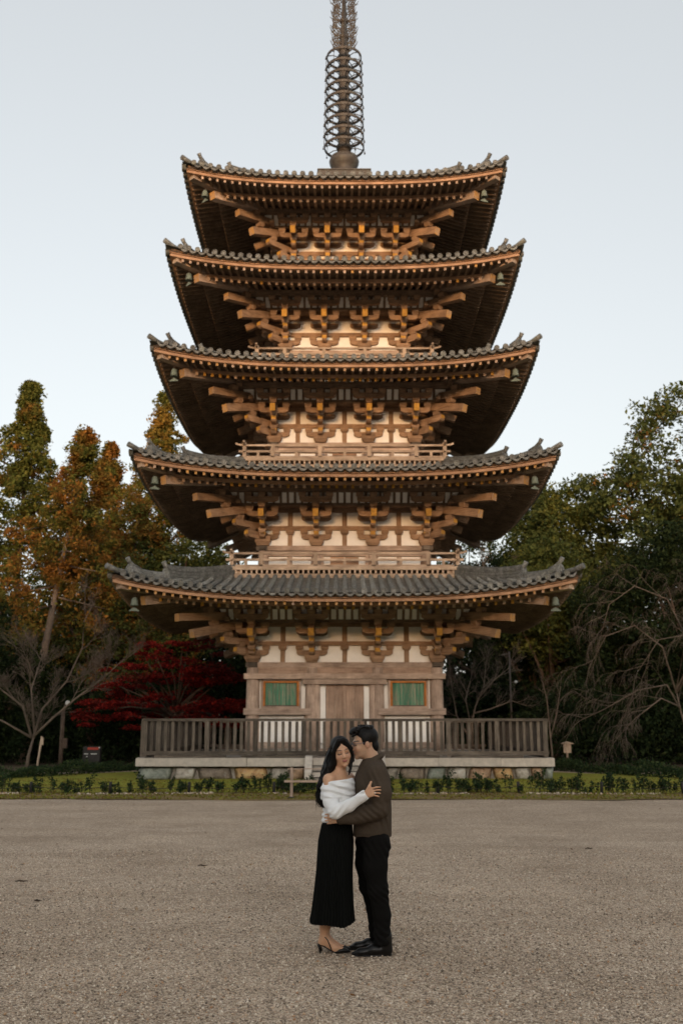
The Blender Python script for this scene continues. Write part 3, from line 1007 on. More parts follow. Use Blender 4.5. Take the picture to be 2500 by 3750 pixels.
def _et():
    v, f = [], []
    k = 6
    for yy in (-0.03, 0.12):
        for j in range(k + 1):
            x = -0.16 + 0.32 * j / k
            zz = -0.075 * (1 - (x / 0.16) ** 2)
            v.append((x, yy, zz + 0.02))
            v.append((x, yy, zz - 0.028 - 0.035 * (1 - (x / 0.16) ** 2)))
    o = 2 * (k + 1)
    for j in range(k):
        a = 2 * j
        f.append((a, a + 1, a + 3, a + 2))
        f.append((a, a + 2, o + a + 2, o + a))
        f.append((a + 1, o + a + 1, o + a + 3, a + 3))
    EAVE_TILE.add(v, f, 'tile')
_et()
def tile_face(n, S, sk):
    e = S['e']
    sp = 0.312
    nn = int((e - 0.28) / sp)
    for i in range(-nn, nn + 1):
        m = tile_row(S, i * sp)
        if m:
            sk.put('round_tile', m)
        a = (i + 0.5) * sp
        if abs(a) < e - 0.15:
            sl = math.atan2(z_roof(S, a + 0.1, e) - z_roof(S, a - 0.1, e), 0.2)
            sk.put('eave_tile', EAVE_TILE, T((a, -e - 0.0, z_roof(S, a, e) + 0.01)) @ Matrix.Rotation(-sl, 4, 'Y'))

def roof_deck(S):
    m = MB()
    e, dt = S['e'], S['dtop']
    nd, na = 10, 28
    for k in range(4):
        v, f = [], []
        M = rotz(k * math.pi / 2)
        for i in range(nd + 1):
            d = e + (dt - e) * i / nd
            for j in range(na + 1):
                a = (-1 + 2 * j / na) * d
                v.append(M @ Vector((a, -d, z_roof(S, a, d))))
        for i in range(nd):
            for j in range(na):
                q = i * (na + 1) + j
                f.append((q, q + 1, q + na + 2, q + na + 1))
        m.add(v, f, 'tile', True)
    return m
# ridge-end ornament: shield plate with curled horn
ONI = MB()
def _oni():
    p = [(-0.20, -0.10), (0.20, -0.10), (0.22, 0.06), (0.17, 0.22), (0.10, 0.33), (0.0, 0.36), (-0.10, 0.33), (-0.17, 0.22), (-0.22, 0.06)]
    ONI.prism(p, 'y', -0.06, 0.03, 'tile')
    ONI.prism([(x * 0.55, z * 0.6 + 0.06) for x, z in p], 'y', -0.10, -0.055, 'tile')
    ONI.prism([(x * 0.22, z * 0.25 + 0.12) for x, z in p], 'y', -0.135, -0.098, 'tile')
    ONI.tube([(0, 0.42, 0.26), (0, 0.12, 0.32), (0, -0.06, 0.42), (0, -0.17, 0.55)], 0.075, 'tile', 8, [0.07, 0.075, 0.075, 0.085])
_oni()
def corner_parts(n, S, k, parent, front):
    """pieces on the diagonal at corner k (built pointing to -y, then turned)"""
    e, w, h0, tb = S['e'], S['w'], S['h0'], S['tb']
    M = rotz(math.pi / 4 + k * math.pi / 2)       # -y axis -> corner direction
    q = math.sqrt(2)
    def D(d, z):                                   # point on the diagonal at half-width d
        return (0, -d * q, z)
    def P(name, m, MM=M):
        return obj(name, m, parent, MM)
    # corner rafters (base and flying)
    m = MB(); m.beam(D(w, z_base(S, w, w) - 0.06), D(e - 1.02, z_base(S, e - 1.02, e - 1.02) - 0.03), 0.30, 0.30, 'wood', 'worn_ochre'); P('corner_rafter', m)
    m = MB(); m.beam(D(e - 2.2, z_fly(S, e - 2.2, e - 2.2) - 0.0), D(e - 0.33, z_fly(S, e - 0.33, e - 0.33) + 0.06), 0.28, 0.25, 'wood', 'pale_x'); P('corner_rafter', m)
    # ridges on the hip: long upper course and lower course, with ornament ends
    def hip(d_a, d_b, hgt, wid):
        pts, pr = [], []
        ns = 12
        m = MB()
        for i in range(ns + 1):
            d = d_a + (d_b - d_a) * i / ns
            pts.append(D(d, z_roof(S, d, d) + hgt / 2 + 0.03 + 0.10 * (i / ns) ** 4))
        lay = max(2, int(hgt / 0.085))
        prof = []
        for i in range(lay):
            z0 = -hgt / 2 - 0.06 + (hgt + 0.06) * i / lay
            z1 = -hgt / 2 - 0.06 + (hgt + 0.06) * (i + 1) / lay
            prof += [(wid / 2, z0 + 0.004), (wid / 2, z1 - 0.018), (wid / 2 - 0.03, z1 - 0.016), (wid / 2 - 0.03, z1)]
        top = [(wid * 0.34, hgt / 2 + 0.05), (wid * 0.12, hgt / 2 + 0.10), (-wid * 0.12, hgt / 2 + 0.10), (-wid * 0.34, hgt / 2 + 0.05)]
        prof = prof + top + [(-x, z) for x, z in reversed(prof)]
        m.sweep(pts, prof, 'tile')
        return m
    d1, d2 = e - 1.62, e - 0.60
    if n == 4:
        P('hip_ridge', hip(1.15, d1, 0.34, 0.34))
    else:
        P('hip_ridge', hip(S['dtop'] - 0.1, d1, 0.34, 0.34))
    P('hip_ridge', hip(d1 - 0.15, d2, 0.16, 0.30))
    for d, sc in ((d1, 1.0), (d2, 0.95)):
        P('ridge_end_tile', ONI, M @ T(D(d, z_roof(S, d, d) + 0.08)) @ Matrix.Rotation(-0.12, 4, 'X') @ Matrix.Scale(sc, 4))
    # corner tip tiles
    m = MB()
    m.tube([D(d2 - 0.05, z_roof(S, d2, d2) + 0.10), D(e - 0.25, z_roof(S, e - .25, e - .25) + 0.10), D(e + 0.02, z_roof(S, e, e) + 0.16)], 0.09, 'tile', 8, [0.085, 0.09, 0.10])
    P('corner_tile', m)
    # diagonal bracket arms, tail and beam
    MC = rotz(k * math.pi / 2) @ T((-w, -w, h0)) @ rotz(-math.pi / 4)
    for nm, mb, z in (('diagonal_arm', DNUB1, 0.25), ('diagonal_arm', DNUB2, 0.60), ('diagonal_tail', DIAG[n][0], 0), ('diagonal_beam', DIAG[n][1], 0)):
        obj(nm, mb, parent, MC @ T((0, 0, z)))
    for y, z in ((-0.62, 0.48), (-1.2, 0.81), (-1.85, 1.20), (-2.1, 1.62)):
        obj('bearing_block', MAKI2, parent, MC @ T((0, y, z)))

def balcony(n, S):
    b_, zr, w, wi = S['b'], S['zr'], S['w'], S['wi']
    zd = zr - 0.56                       # deck top
    deck = MB()
    deck.box(-b_ + 0.05, b_ - 0.05, -b_ + 0.05, b_ - 0.05, zd - 0.10, zd, 'pale')
    bal_ = obj('balcony', deck, pag)
    for k in range(4):
        sk = Sink(bal_, rotz(k * math.pi / 2), k == 0)
        p = sk.put
        ext = 0.0 if k % 2 else 0.0
        m = MB(); m.box(-b_ - 0.02, b_ - 0.26, -b_ - 0.0, -b_ + 0.22, zd - 0.42, zd - 0.23, 'pale'); p('base_beam', m)
        jn = MB()
        nj = int(b_ / 0.186)
        for i in range(-nj, nj + 1):
            jn.box(i * 0.186 - 0.032, i * 0.186 + 0.032, -b_ - 0.03, -b_ + 0.5, zd - 0.228, zd - 0.105, 'pale', 'pale_x')
        o = p('joist_ends', jn)
        if o: o['kind'] = 'stuff'
        m = MB(); m.box(-b_ - 0.06, b_ - 0.06, -b_ - 0.06, -b_ + 0.05, zd - 0.098, zd + 0.025, 'pale'); p('deck_edge', m)
        yr = -b_ + 0.12
        m = MB(); m.box(-b_ - 0.02, b_ - 0.0, yr - 0.05, yr + 0.05, zd + 0.03, zd + 0.11, 'pale'); p('bottom_rail', m)
        m = MB(); m.box(-b_ - 0.10, b_ + 0.10, yr - 0.04 + 0.01 * (k % 2), yr + 0.04, zd + 0.255 + 0.004 * (k % 2), zd + 0.335, 'pale'); p('middle_rail', m)
        pts = [(-b_ - 0.22, yr, zr + 0.05), (-b_ - 0.12, yr, zr + 0.005), (-b_ + 0.1, yr, zr - 0.03), (0, yr, zr - 0.03), (b_ - 0.1, yr, zr - 0.03), (b_ + 0.12, yr, zr + 0.005), (b_ + 0.22, yr, zr + 0.05)]
        m = MB(); m.sweep(pts, [(-0.035, -0.035), (0.035, -0.035), (0.035, 0.035), (-0.035, 0.035)], 'pale'); p('top_rail', m)
        for x in (-w, -wi, wi, w):
            m = MB(); m.cbox((x, yr, (zd + zr) / 2 + 0.02), (0.13, 0.10, zr - zd - 0.09), 'pale'); p('post', m)
        for x in ((-w - wi) / 2, 0, (w + wi) / 2, -w - 0.55, w + 0.55):
            m = MB(); m.cbox((x, yr, zd + 0.18), (0.10, 0.08, 0.15), 'pale'); p('strut', m)
        m = MB(); m.cbox((-b_ + 0.12, -b_ + 0.12, (zd + zr) / 2 + 0.02), (0.14, 0.14, zr - zd + 0.10), 'pale')
        m.lathe([(0.05, 0), (0.07, 0.05), (0.03, 0.12), (0.005, 0.15)], 'bronze', 8, (-b_ + 0.12, -b_ + 0.12, zr + 0.06)); p('corner_post', m)
        sk.done('balcony_side', 'stuff')

for n, S in enumerate(ST):
    w, h0, zw = S['w'], S['h0'], S['zw']
    core = MB()
    z0 = 0.5 if n == 0 else zw - 0.9
    core.box(-w, w, -w, w, z0, h0 + 1.9, 'plaster')
    body = obj('storey_wall', core, pag)
    roof = obj('roof', roof_deck(S), pag)
    for k in range(4):
        M = rotz(k * math.pi / 2)
        M = rotz(k * math.pi / 2) @ T((0, 0, 0.004 * (k % 2)))
        sk = Sink(body, M, k == 0)
        sk.full = k % 2 == 0
        wall_face(n, S, sk)
        sk.done('side_framing', 'stuff')
        for x in (-w, -S['wi'], S['wi'], w):
            if k == 0:
                bs = empty('bracket_set', (x, -w, h0), parent=pag)
                bracket(Sink(bs, M, True))
            elif k != 2:
                sk2 = Sink(pag, M @ T((x, -w, h0)), False)
                bracket(sk2)
                sk2.done('side_bracket_set', 'stuff')
        if k != 2:
            sk = Sink(roof, M, k == 0)
            eave_face(n, S, sk)
            sk.done('side_eaves', 'stuff')
        if k != 2:
            sk = Sink(roof, M, k == 0)
            tile_face(n, S, sk)
            sk.done('side_tiles', 'stuff')
        corner_parts(n, S, k, roof, k in (0, 1))
    if n:
        balcony(n, S)

# spire
sp = obj('spire', MB().box(-1.11, 1.11, -1.11, 1.11, 24.15, 25.05, 'bronze').box(-1.15, 1.15, -1.15, 1.15, 25.051, 25.10, 'bronze'), pag)
m = MB()
m.lathe([(0.54, 25.10), (0.52, 25.3), (0.46, 25.55), (0.47, 25.70), (0.56, 25.82), (0.64, 25.98), (0.66, 26.10), (0.64, 26.15), (0.60, 26.15), (0.62, 26.22), (0.60, 26.28), (0.45, 26.30), (0.27, 26.32)], 'bronze', 32)
obj('lotus_bowl', m, sp)
m = MB()
m.lathe([(0.27, 26.2), (0.25, 28.6), (0.21, 30.8), (0.17, 32.2), (0.12, 33.6), (0.07, 35.2)], 'bronze', 16)
obj('mast', m, sp)
for i in range(9):
    z = 26.78 + 0.565 * i
    r_ = 0.88 - 0.012 * i
    ring = MB()
    seg = 36
    v, f = [], []
    for rr, zz in ((r_, -0.055), (r_ + 0.010, 0.055), (r_ - 0.04, 0.062), (r_ - 0.045, -0.048)):
        for j in range(seg):
            an = 2 * math.pi * j / seg
            v.append((rr * math.cos(an), rr * math.sin(an), zz))
    for q in range(4):
        for j in range(seg):
            j2 = (j + 1) % seg
            f.append((q * seg + j, q * seg + j2, ((q + 1) % 4) * seg + j2, ((q + 1) % 4) * seg + j))
    ring.add(v, f, 'bronze', False)
    ro = obj('spire_ring', ring, sp, T((0, 0, z)))
    hb = MB()
    hr = 0.27 - 0.006 * i
    hb.lathe([(hr - 0.02, -0.15), (hr + 0.05, -0.10), (hr + 0.09, 0.02), (hr + 0.05, 0.12), (hr - 0.02, 0.16)], 'bronze', 20)
    obj('hub', hb, ro)
    spk = MB()
    for j in range(8):
        an = 2 * math.pi * j / 8 + 0.2
        c, s = math.cos(an), math.sin(an)
        spk.tube([(c * hr, s * hr, 0.0), (c * (hr + r_) / 2, s * (hr + r_) / 2, 0.07), (c * (r_ - 0.03), s * (r_ - 0.03), 0.0)], 0.022, 'bronze', 5)
    obj('spokes', spk, ro)
    for j in range(8):
        an = 2 * math.pi * j / 8 + 0.2
        c, s = math.cos(an), math.sin(an)
        bl = MB()
        bl.tube([(c * (r_ + 0.03), s * (r_ + 0.03), -0.02), (c * (r_ + 0.05), s * (r_ + 0.05), -0.06), (c * (r_ + 0.05), s * (r_ + 0.05), -0.17)], 0.02, 'bronze', 6, [0.012, 0.02, 0.045])
        obj('ring_bell', bl, ro)
for j in range(8):
    an = 2 * math.pi * j / 8 + 0.2
    ch = MB()
    ch.tube([((0.905 - 0.012 * i) * math.cos(an), (0.905 - 0.012 * i) * math.sin(an), 26.78 + 0.565 * i) for i in range(9)], 0.013, 'bronze', 4)
    obj('ring_link', ch, sp)
# flame finial: four openwork plates of curling strips
fl = MB()
for q in range(4):
    c, s = math.cos(q * math.pi / 2 + 0.06), math.sin(q * math.pi / 2 + 0.06)
    r2 = random.Random(q)
    def Pq(a, z):
        return (c * a, s * a, z)
    for i in range(32):
        z = 31.55 + i * 0.12
        wv = 0.60 * (1 - max(0, (z - 34.6) / 1.4)) - 0.035 * math.sin(i * 1.7)
        pts = []
        for t in range(11):
            u = t / 10
            pts.append(Pq(0.12 + (wv - 0.12) * u + 0.04 * math.sin(u * 9 + i), z + 0.62 * u ** 1.4 + 0.06 * math.sin(u * 8 + i * 2)))
        fl.tube(pts, 0.02, 'bronze', 4, [0.028] * 8 + [0.024, 0.018, 0.006])
        for w2 in range(2):
            cz, ca = z + 0.12 + 0.25 * r2.random(), 0.18 + 0.28 * r2.random()
            fl.tube([Pq(ca + 0.07 * math.cos(x), cz + 0.085 * math.sin(x)) for x in np.linspace(w2, 5.4 + w2, 10)], 0.017, 'bronze', 4)
    for a in (0.30, 0.47):
        fl.tube([Pq(a + 0.03 * math.sin(z * 5), z) for z in np.linspace(31.7, 35.0, 20)], 0.016, 'bronze', 4)
fl2 = obj('flame_finial', fl, sp, kind='stuff')
for zz, rr in ((31.75, 0.26), (32.35, 0.22), (33.2, 0.2)):
    m = MB(); m.lathe([(0.12, -0.12), (rr, -0.05), (rr, 0.06), (0.12, 0.14)], 'bronze', 16, (0, 0, zz)); obj('mast_collar', m, sp)

# wind bells at the front corners
BELL = MB()
BELL.lathe([(0.035, 0.0), (0.09, -0.02), (0.12, -0.08), (0.135, -0.24), (0.165, -0.34), (0.15, -0.345), (0.12, -0.25), (0.10, -0.08), (0.02, -0.04)], 'bell', 18)
HOOK = MB(); HOOK.tube([(0, 0, 0.0), (0, 0, 0.16)], 0.014, 'dark_metal', 6)
CLAP = MB(); CLAP.tube([(0, 0, -0.05), (0, 0, -0.42)], 0.010, 'dark_metal', 5)
FIN = MB()
FIN.prism([(-0.19, -0.56), (0.19, -0.56), (0.21, -0.53), (0.10, -0.47), (0.0, -0.40), (-0.10, -0.47), (-0.21, -0.53)], 'y', -0.006, 0.006, 'bell')
names = ['lowest', 'second', 'third', 'fourth', 'topmost']
for n, S in enumerate(ST):
    for sx, sd in ((-1, 'left'), (1, 'right')):
        d = S['e'] - 0.78
        z = z_fly(S, d, d) - 0.20
        b0 = empty('wind_bell', (PX + sx * d, PY - d, z - 0.02), 'green bronze wind bell hanging from the %s front corner of the %s roof' % (sd, names[n]), 'wind bell', 'wind bells under the roof corners', rz=random.uniform(-0.5, 0.5))
        b0.scale = (0.82, 0.82, 0.82)
        obj('bell', BELL, b0); obj('hook', HOOK, b0); obj('clapper_rod', CLAP, b0); obj('wind_fin', FIN, b0, rotz(random.uniform(-0.6, 0.6)))
# ------------------------------------------------------------------ vegetation
def leaf_mat(name, ramp_stops, patch=None, patch_at=(0.5, 0.62), scale=0.35, trans=0.25):
    """leaf colour varies leaf by leaf; patch: second ramp that takes over in drifts of the crown"""
    m, nt, b = new_mat(name)
    g = N(nt, 'ShaderNodeNewGeometry')
    c = ramp(nt, g.outputs['Random Per Island'], ramp_stops)
    if patch:
        tc = N(nt, 'ShaderNodeTexCoord')
        n = noise(nt, tc.outputs['Object'], scale, 4, 0.7)
        c2 = ramp(nt, g.outputs['Random Per Island'], patch)
        c = mixc(nt, ramp(nt, n, [(patch_at[0], (0, 0, 0)), (patch_at[1], (1, 1, 1))]), c, c2)
    nt.links.new(c, b.inputs['Base Color'])
    b.inputs['Roughness'].default_value = 0.75
    b.inputs['Specular IOR Level'].default_value = 0.06
    tr = N(nt, 'ShaderNodeBsdfTranslucent')
    nt.links.new(c, tr.inputs['Color'])
    mx = N(nt, 'ShaderNodeMixShader')
    mx.inputs[0].default_value = trans
    nt.links.new(b.outputs[0], mx.inputs[1])
    nt.links.new(tr.outputs[0], mx.inputs[2])
    nt.links.new(mx.outputs[0], nt.nodes['Material Output'].inputs['Surface'])
G_CEDAR = [(0.0, (0.05, 0.068, 0.016)), (0.5, (0.11, 0.12, 0.026)), (1.0, (0.18, 0.17, 0.04))]
G_RUST = [(0.0, (0.15, 0.068, 0.018)), (0.5, (0.26, 0.112, 0.026)), (1.0, (0.37, 0.165, 0.035))]
G_GOLD = [(0.0, (0.18, 0.11, 0.022)), (0.5, (0.29, 0.165, 0.03)), (1.0, (0.38, 0.21, 0.05))]
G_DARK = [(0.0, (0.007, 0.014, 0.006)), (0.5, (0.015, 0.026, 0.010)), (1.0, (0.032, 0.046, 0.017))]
G_MID = [(0.0, (0.036, 0.054, 0.017)), (0.5, (0.068, 0.088, 0.027)), (1.0, (0.115, 0.13, 0.042))]
leaf_mat('cedar_leaf', G_CEDAR, G_RUST, (0.52, 0.66), 0.6)
leaf_mat('rust_leaf', G_CEDAR, G_RUST, (0.42, 0.58), 0.6)
leaf_mat('gold_leaf', G_CEDAR, G_GOLD, (0.42, 0.62), 0.7)
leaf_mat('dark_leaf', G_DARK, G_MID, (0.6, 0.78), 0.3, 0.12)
leaf_mat('mid_leaf', G_MID, G_CEDAR, (0.5, 0.65), 0.35)
leaf_mat('autumn_leaf', G_MID, G_RUST, (0.58, 0.68), 0.4, 0.2)
leaf_mat('orange_leaf', G_MID, [(0.0, (0.13, 0.055, 0.014)), (0.5, (0.24, 0.095, 0.02)), (1.0, (0.34, 0.14, 0.025))], (0.52, 0.62), 0.8)
leaf_mat('maple_leaf', [(0.0, (0.04, 0.005, 0.006)), (0.4, (0.15, 0.012, 0.011)), (1.0, (0.32, 0.028, 0.019))], [(0.0, (0.06, 0.014, 0.012)), (1.0, (0.17, 0.035, 0.022))], (0.52, 0.62), 0.5, 0.25)
leaf_mat('shrub_leaf', [(0.0, (0.012, 0.026, 0.012)), (0.6, (0.03, 0.05, 0.02)), (1.0, (0.065, 0.085, 0.03))], None, trans=0.1)
plain_mat('bark', (0.085, 0.06, 0.045), 0.95, 0.35, 8, bmp=0.6, bd=0.03)
plain_mat('pale_bark', (0.17, 0.13, 0.10), 0.95, 0.3, 8, bmp=0.6, bd=0.03)
plain_mat('cherry_bark', (0.175, 0.145, 0.12), 0.95, 0.35, 8, bmp=0.6, bd=0.02)
plain_mat('twig', (0.13, 0.10, 0.078), 0.95, 0.25, 3, bmp=0)

def leaf_quads(P, size, up=0.5, r_=rng):
    n = len(P)
    nrm = r_.normal(size=(n, 3))
    nrm[:, 2] += up * 1.6
    nrm /= np.linalg.norm(nrm, axis=1)[:, None]
    t1 = np.cross(nrm, r_.normal(size=(n, 3)))
    t1 /= np.linalg.norm(t1, axis=1)[:, None] + 1e-9
    t2 = np.cross(nrm, t1)
    s = size[:, None]
    V = np.stack([P + t1 * s, P + t2 * s * 0.52 + t1 * s * 0.1, P - t1 * s, P - t2 * s * 0.52 + t1 * s * 0.1], 1)
    return V.reshape(-1, 3)
def leaf_tris(P, size, up):
    """single-triangle leaves for the dense dark crowns"""
    V = leaf_quads(P, size * 1.18, up).reshape(-1, 4, 3)
    V = np.stack([V[:, 0], V[:, 1] * 0.85 + V[:, 2] * 0.15, V[:, 3] * 0.7 + V[:, 2] * 0.3], 1)
    return V.reshape(-1, 3), np.arange(len(P) * 3).reshape(-1, 3)
def leaf_object(name, P, size, mat, parent, up=0.5):
    if mat == 'dark_leaf':
        V, F = leaf_tris(P, size, up)
    else:
        V = leaf_quads(P, size, up)
        F = np.arange(len(V)).reshape(-1, 4)
    o = bpy.data.objects.new(name, np_mesh(name, V, F, mat))
    COL.objects.link(o)
    o.parent = parent
    return o
def clumps_in(ells, n, shell=0.5, r_=rng):
    vol = np.array([e_[3] * e_[4] * e_[5] for e_ in ells]) ** 0.85
    pick = r_.choice(len(ells), n, p=vol / vol.sum())
    E_ = np.array(ells)[pick]
    d = r_.normal(size=(n, 3))
    d /= np.linalg.norm(d, axis=1)[:, None]
    rad = shell + (1 - shell) * r_.random(n) ** 0.6
    return E_[:, :3] + d * E_[:, 3:] * rad[:, None]
def fill(C, rc, per, flat=0.65, r_=rng):
    n = len(C) * per
    d = r_.normal(size=(n, 3))
    d /= np.linalg.norm(d, axis=1)[:, None]
    rr = (np.repeat(rc, per) * r_.random(n) ** 0.45)[:, None]
    return np.repeat(C, per, axis=0) + d * rr * np.array([1, 1, flat])
def trunk_part(parent, pts, r0, r1, mat='bark', seg=8, name='trunk'):
    m = MB()
    n = len(pts)
    m.tube(pts, r0, mat, seg, [r0 + (r1 - r0) * (i / (n - 1)) ** 0.8 for i in range(n)])
    return obj(name, m, parent)
def broad_tree(name, label, x, y, ells, mat, nclump, per, rc, size, group=None, bark='bark', shell=0.45, up=0.5, trunk_top=None, flat=0.65):
    """ells relative to the base: crown lobes"""
    gz = float(hill_z(np.array([x]), np.array([y]))[0])
    t = empty(name, (x, y, gz), label, 'tree', group)
    zt = trunk_top or max(e_[2] for e_ in ells)
    lean = random.uniform(-0.4, 0.4)
    trunk_part(t, [(0, 0, -0.3), (0.05, 0, zt * 0.3), (lean * 0.6, 0.1, zt * 0.65), (lean, 0.2, zt)], 0.16 + zt * 0.014, 0.06, bark)
    C = clumps_in(ells, nclump, shell)
    # limbs from the trunk out to some of the clumps
    lm = MB()
    for c in C[:14]:
        b0 = Vector((lean * 0.5, 0.1, zt * random.uniform(0.3, 0.75)))
        c = Vector(c)
        mid = (b0 + c) / 2 + Vector((0, 0, 0.3))
        lm.tube([b0, mid, c], 0.09, bark, 5, [0.10, 0.06, 0.025])
    obj('limbs', lm, t, kind='stuff')
    P = fill(C, rc * (0.7 + 0.6 * rng.random(len(C))), per, flat)
    sz = size * (0.45 + 1.0 * rng.random(len(P)) ** 1.8)
    leaf_object('crown', P, sz, mat, t, up)
    return t
def cedar(name, label, x, y, apex, R_, z_low, mat, nclump, per, size, group, lean=(0, 0), bark='bark', rc=0.75):
    gz = float(hill_z(np.array([x]), np.array([y]))[0])
    t = empty(name, (x, y, gz), label, 'tree', group)
    H = apex - gz
    trunk_part(t, [(lean[0] * q, lean[1] * q, -0.3 + (H + 0.1) * q) for q in (0, 0.25, 0.5, 0.75, 1.0)], 0.16 + H * 0.008, 0.03, bark)
    u = rng.random(nclump) ** 0.8
    z = z_low - gz + (H - 0.3 - (z_low - gz)) * u
    a = rng.random(nclump) * 6.283
    prof = (0.2 + 1.2 * R_ * (1 - u) ** 0.95) * (0.70 + 0.22 * np.sin(z * 2.6 + x + 2 * np.cos(a * 2 + x)) + 0.22 * np.sin(a * 3 + z * 0.9 + x * 2))
    rr = prof * np.sqrt(0.12 + 0.88 * rng.random(nclump))
    q = z / H
    C = np.stack([lean[0] * q + rr * np.cos(a), lean[1] * q + rr * np.sin(a), z - rr * 0.18], -1)
    lm = MB()
    for c, zz in list(zip(C, z))[:26]:
        lm.tube([(lean[0] * zz / H, lean[1] * zz / H, zz + 0.1), tuple(c)], 0.05, bark, 4, [0.06, 0.015])
    obj('limbs', lm, t, kind='stuff')
    P = fill(C, rc * (0.45 + 0.6 * rng.random(nclump)) * (1 - 0.4 * u), per, 0.75)
    leaf_object('crown', P, size * (0.45 + 1.0 * rng.random(len(P)) ** 1.8), mat, t, 0.35)
    return t
GL, GR = 'autumn trees on the slope west of the pagoda', 'evergreen trees on the slope east of the pagoda'
cedar('cedar_tree', 'tallest olive and rust cedar at the far left edge of the wood', -19.0, 58, 22.5, 5.6, 5.0, 'cedar_leaf', 480, 95, 0.125, GL, rc=1.05)
cedar('cedar_tree', 'cedar cut by the left picture edge beside the tallest cedar', -23.4, 57, 20.6, 6.0, 5.0, 'cedar_leaf', 380, 90, 0.135, GL, rc=1.05)
cedar('cedar_tree', 'rust coloured leaning cedar with bare pale trunk below', -15.6, 50, 17.2, 4.4, 6.6, 'rust_leaf', 330, 95, 0.10, GL, lean=(2.4, 0), bark='pale_bark', rc=0.85)
cedar('cedar_tree', 'golden cedar tip rising beside the third roof', -12.4, 67, 25.0, 6.4, 7.0, 'gold_leaf', 360, 95, 0.125, GL, rc=0.9)
cedar('cedar_tree', 'rust cedar between the tallest cedar and the golden cedar', -15.8, 66, 21.0, 5.4, 6.0, 'rust_leaf', 330, 95, 0.13, GL, rc=1.0)
broad_tree('broadleaf_tree', 'orange leaved tree behind the left end of the lowest roof', -12.9, 52.5, [(0, 0, 8.2, 2.9, 2.2, 3.4), (1.0, 0.5, 5.4, 2.6, 2, 2.4), (-1.4, 0, 10.6, 2.1, 1.6, 1.9)], 'orange_leaf', 140, 140, 0.75, 0.11, GL)
broad_tree('broadleaf_tree', 'thin rust tree filling the gap left of the second roof', -13.0, 60, [(0, 0, 12.5, 2.6, 2.2, 3.6), (1.6, 0, 14.0, 1.8, 1.6, 2.2), (-1.0, 0, 10.0, 2.4, 2, 3.0)], 'rust_leaf', 210, 120, 0.75, 0.12, GL)
broad_tree('pine_tree', 'grey green pine between the first and second roofs on the left', -9.7, 60, [(0, 0, 11.8, 3.0, 2.4, 3.4), (1.8, 0, 9.2, 3.0, 2.2, 3.0), (-1.4, 0, 9.0, 2.4, 2, 3.0)], 'mid_leaf', 170, 140, 0.85, 0.125, GL)
broad_tree('broadleaf_tree', 'green tree turning orange just above the red maple', -10.4, 53, [(0, 0, 6.6, 2.8, 2.0, 1.7), (-1.9, 0, 6.0, 2.2, 1.6, 1.6), (1.6, 0, 6.2, 2.0, 1.5, 1.4)], 'orange_leaf', 130, 140, 0.66, 0.11, GL)
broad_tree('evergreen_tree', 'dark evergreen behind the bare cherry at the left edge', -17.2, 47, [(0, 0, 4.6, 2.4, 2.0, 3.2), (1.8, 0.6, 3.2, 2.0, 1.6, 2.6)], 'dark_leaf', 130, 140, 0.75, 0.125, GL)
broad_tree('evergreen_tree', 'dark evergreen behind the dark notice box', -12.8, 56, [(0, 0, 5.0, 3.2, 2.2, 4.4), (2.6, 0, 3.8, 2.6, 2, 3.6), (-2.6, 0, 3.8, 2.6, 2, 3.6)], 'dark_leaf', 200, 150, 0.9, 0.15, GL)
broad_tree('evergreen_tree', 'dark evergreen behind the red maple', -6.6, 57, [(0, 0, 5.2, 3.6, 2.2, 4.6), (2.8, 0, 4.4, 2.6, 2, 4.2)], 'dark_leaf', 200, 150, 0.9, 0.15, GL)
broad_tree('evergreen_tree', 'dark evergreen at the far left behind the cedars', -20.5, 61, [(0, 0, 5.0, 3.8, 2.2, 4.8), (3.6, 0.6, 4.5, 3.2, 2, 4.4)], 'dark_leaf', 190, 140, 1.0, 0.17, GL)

broad_tree('evergreen_tree', 'tallest rounded evergreen with orange patches at the right edge', 20.9, 58, [(0, 0, 15.8, 4.6, 3.6, 6.4), (-3.1, -0.8, 13.0, 3.4, 3.0, 5.4), (3.2, 0.5, 15.0, 3.6, 3.0, 6.4), (1.5, -1, 9.0, 4.6, 3.2, 5.0), (-3.6, -1, 7.4, 3.2, 2.6, 4.4)], 'autumn_leaf', 680, 120, 1.05, 0.145, GR, shell=0.6)
broad_tree('evergreen_tree', 'mid green tree rising behind the right end of the second roof', 14.6, 61, [(0, 0, 13.2, 3.0, 2.6, 4.4), (-2.4, -0.5, 12.6, 2.4, 2.2, 3.8), (-2.6, -0.5, 9.0, 2.8, 2.2, 4.0), (1.6, -0.5, 9.0, 2.8, 2.2, 4.4)], 'mid_leaf', 420, 125, 0.95, 0.145, GR, shell=0.55)
broad_tree('evergreen_tree', 'bushy green tree above the right end of the lowest roof', 11.4, 55, [(0, 0, 8.8, 2.7, 2.2, 3.4), (1.8, 0, 6.8, 2.6, 2.0, 3.4)], 'mid_leaf', 220, 135, 0.82, 0.125, GR, shell=0.55)
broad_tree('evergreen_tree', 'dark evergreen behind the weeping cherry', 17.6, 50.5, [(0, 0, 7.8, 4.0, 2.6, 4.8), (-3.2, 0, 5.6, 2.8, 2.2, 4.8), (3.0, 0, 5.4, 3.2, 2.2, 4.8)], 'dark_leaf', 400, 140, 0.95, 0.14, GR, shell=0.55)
broad_tree('evergreen_tree', 'dark evergreen behind the small roofed sign', 11.0, 57.5, [(0, 0, 4.8, 3.2, 2.2, 4.6), (2.6, -0.5, 4.0, 2.6, 2, 3.8)], 'dark_leaf', 220, 150, 0.9, 0.145, GR)
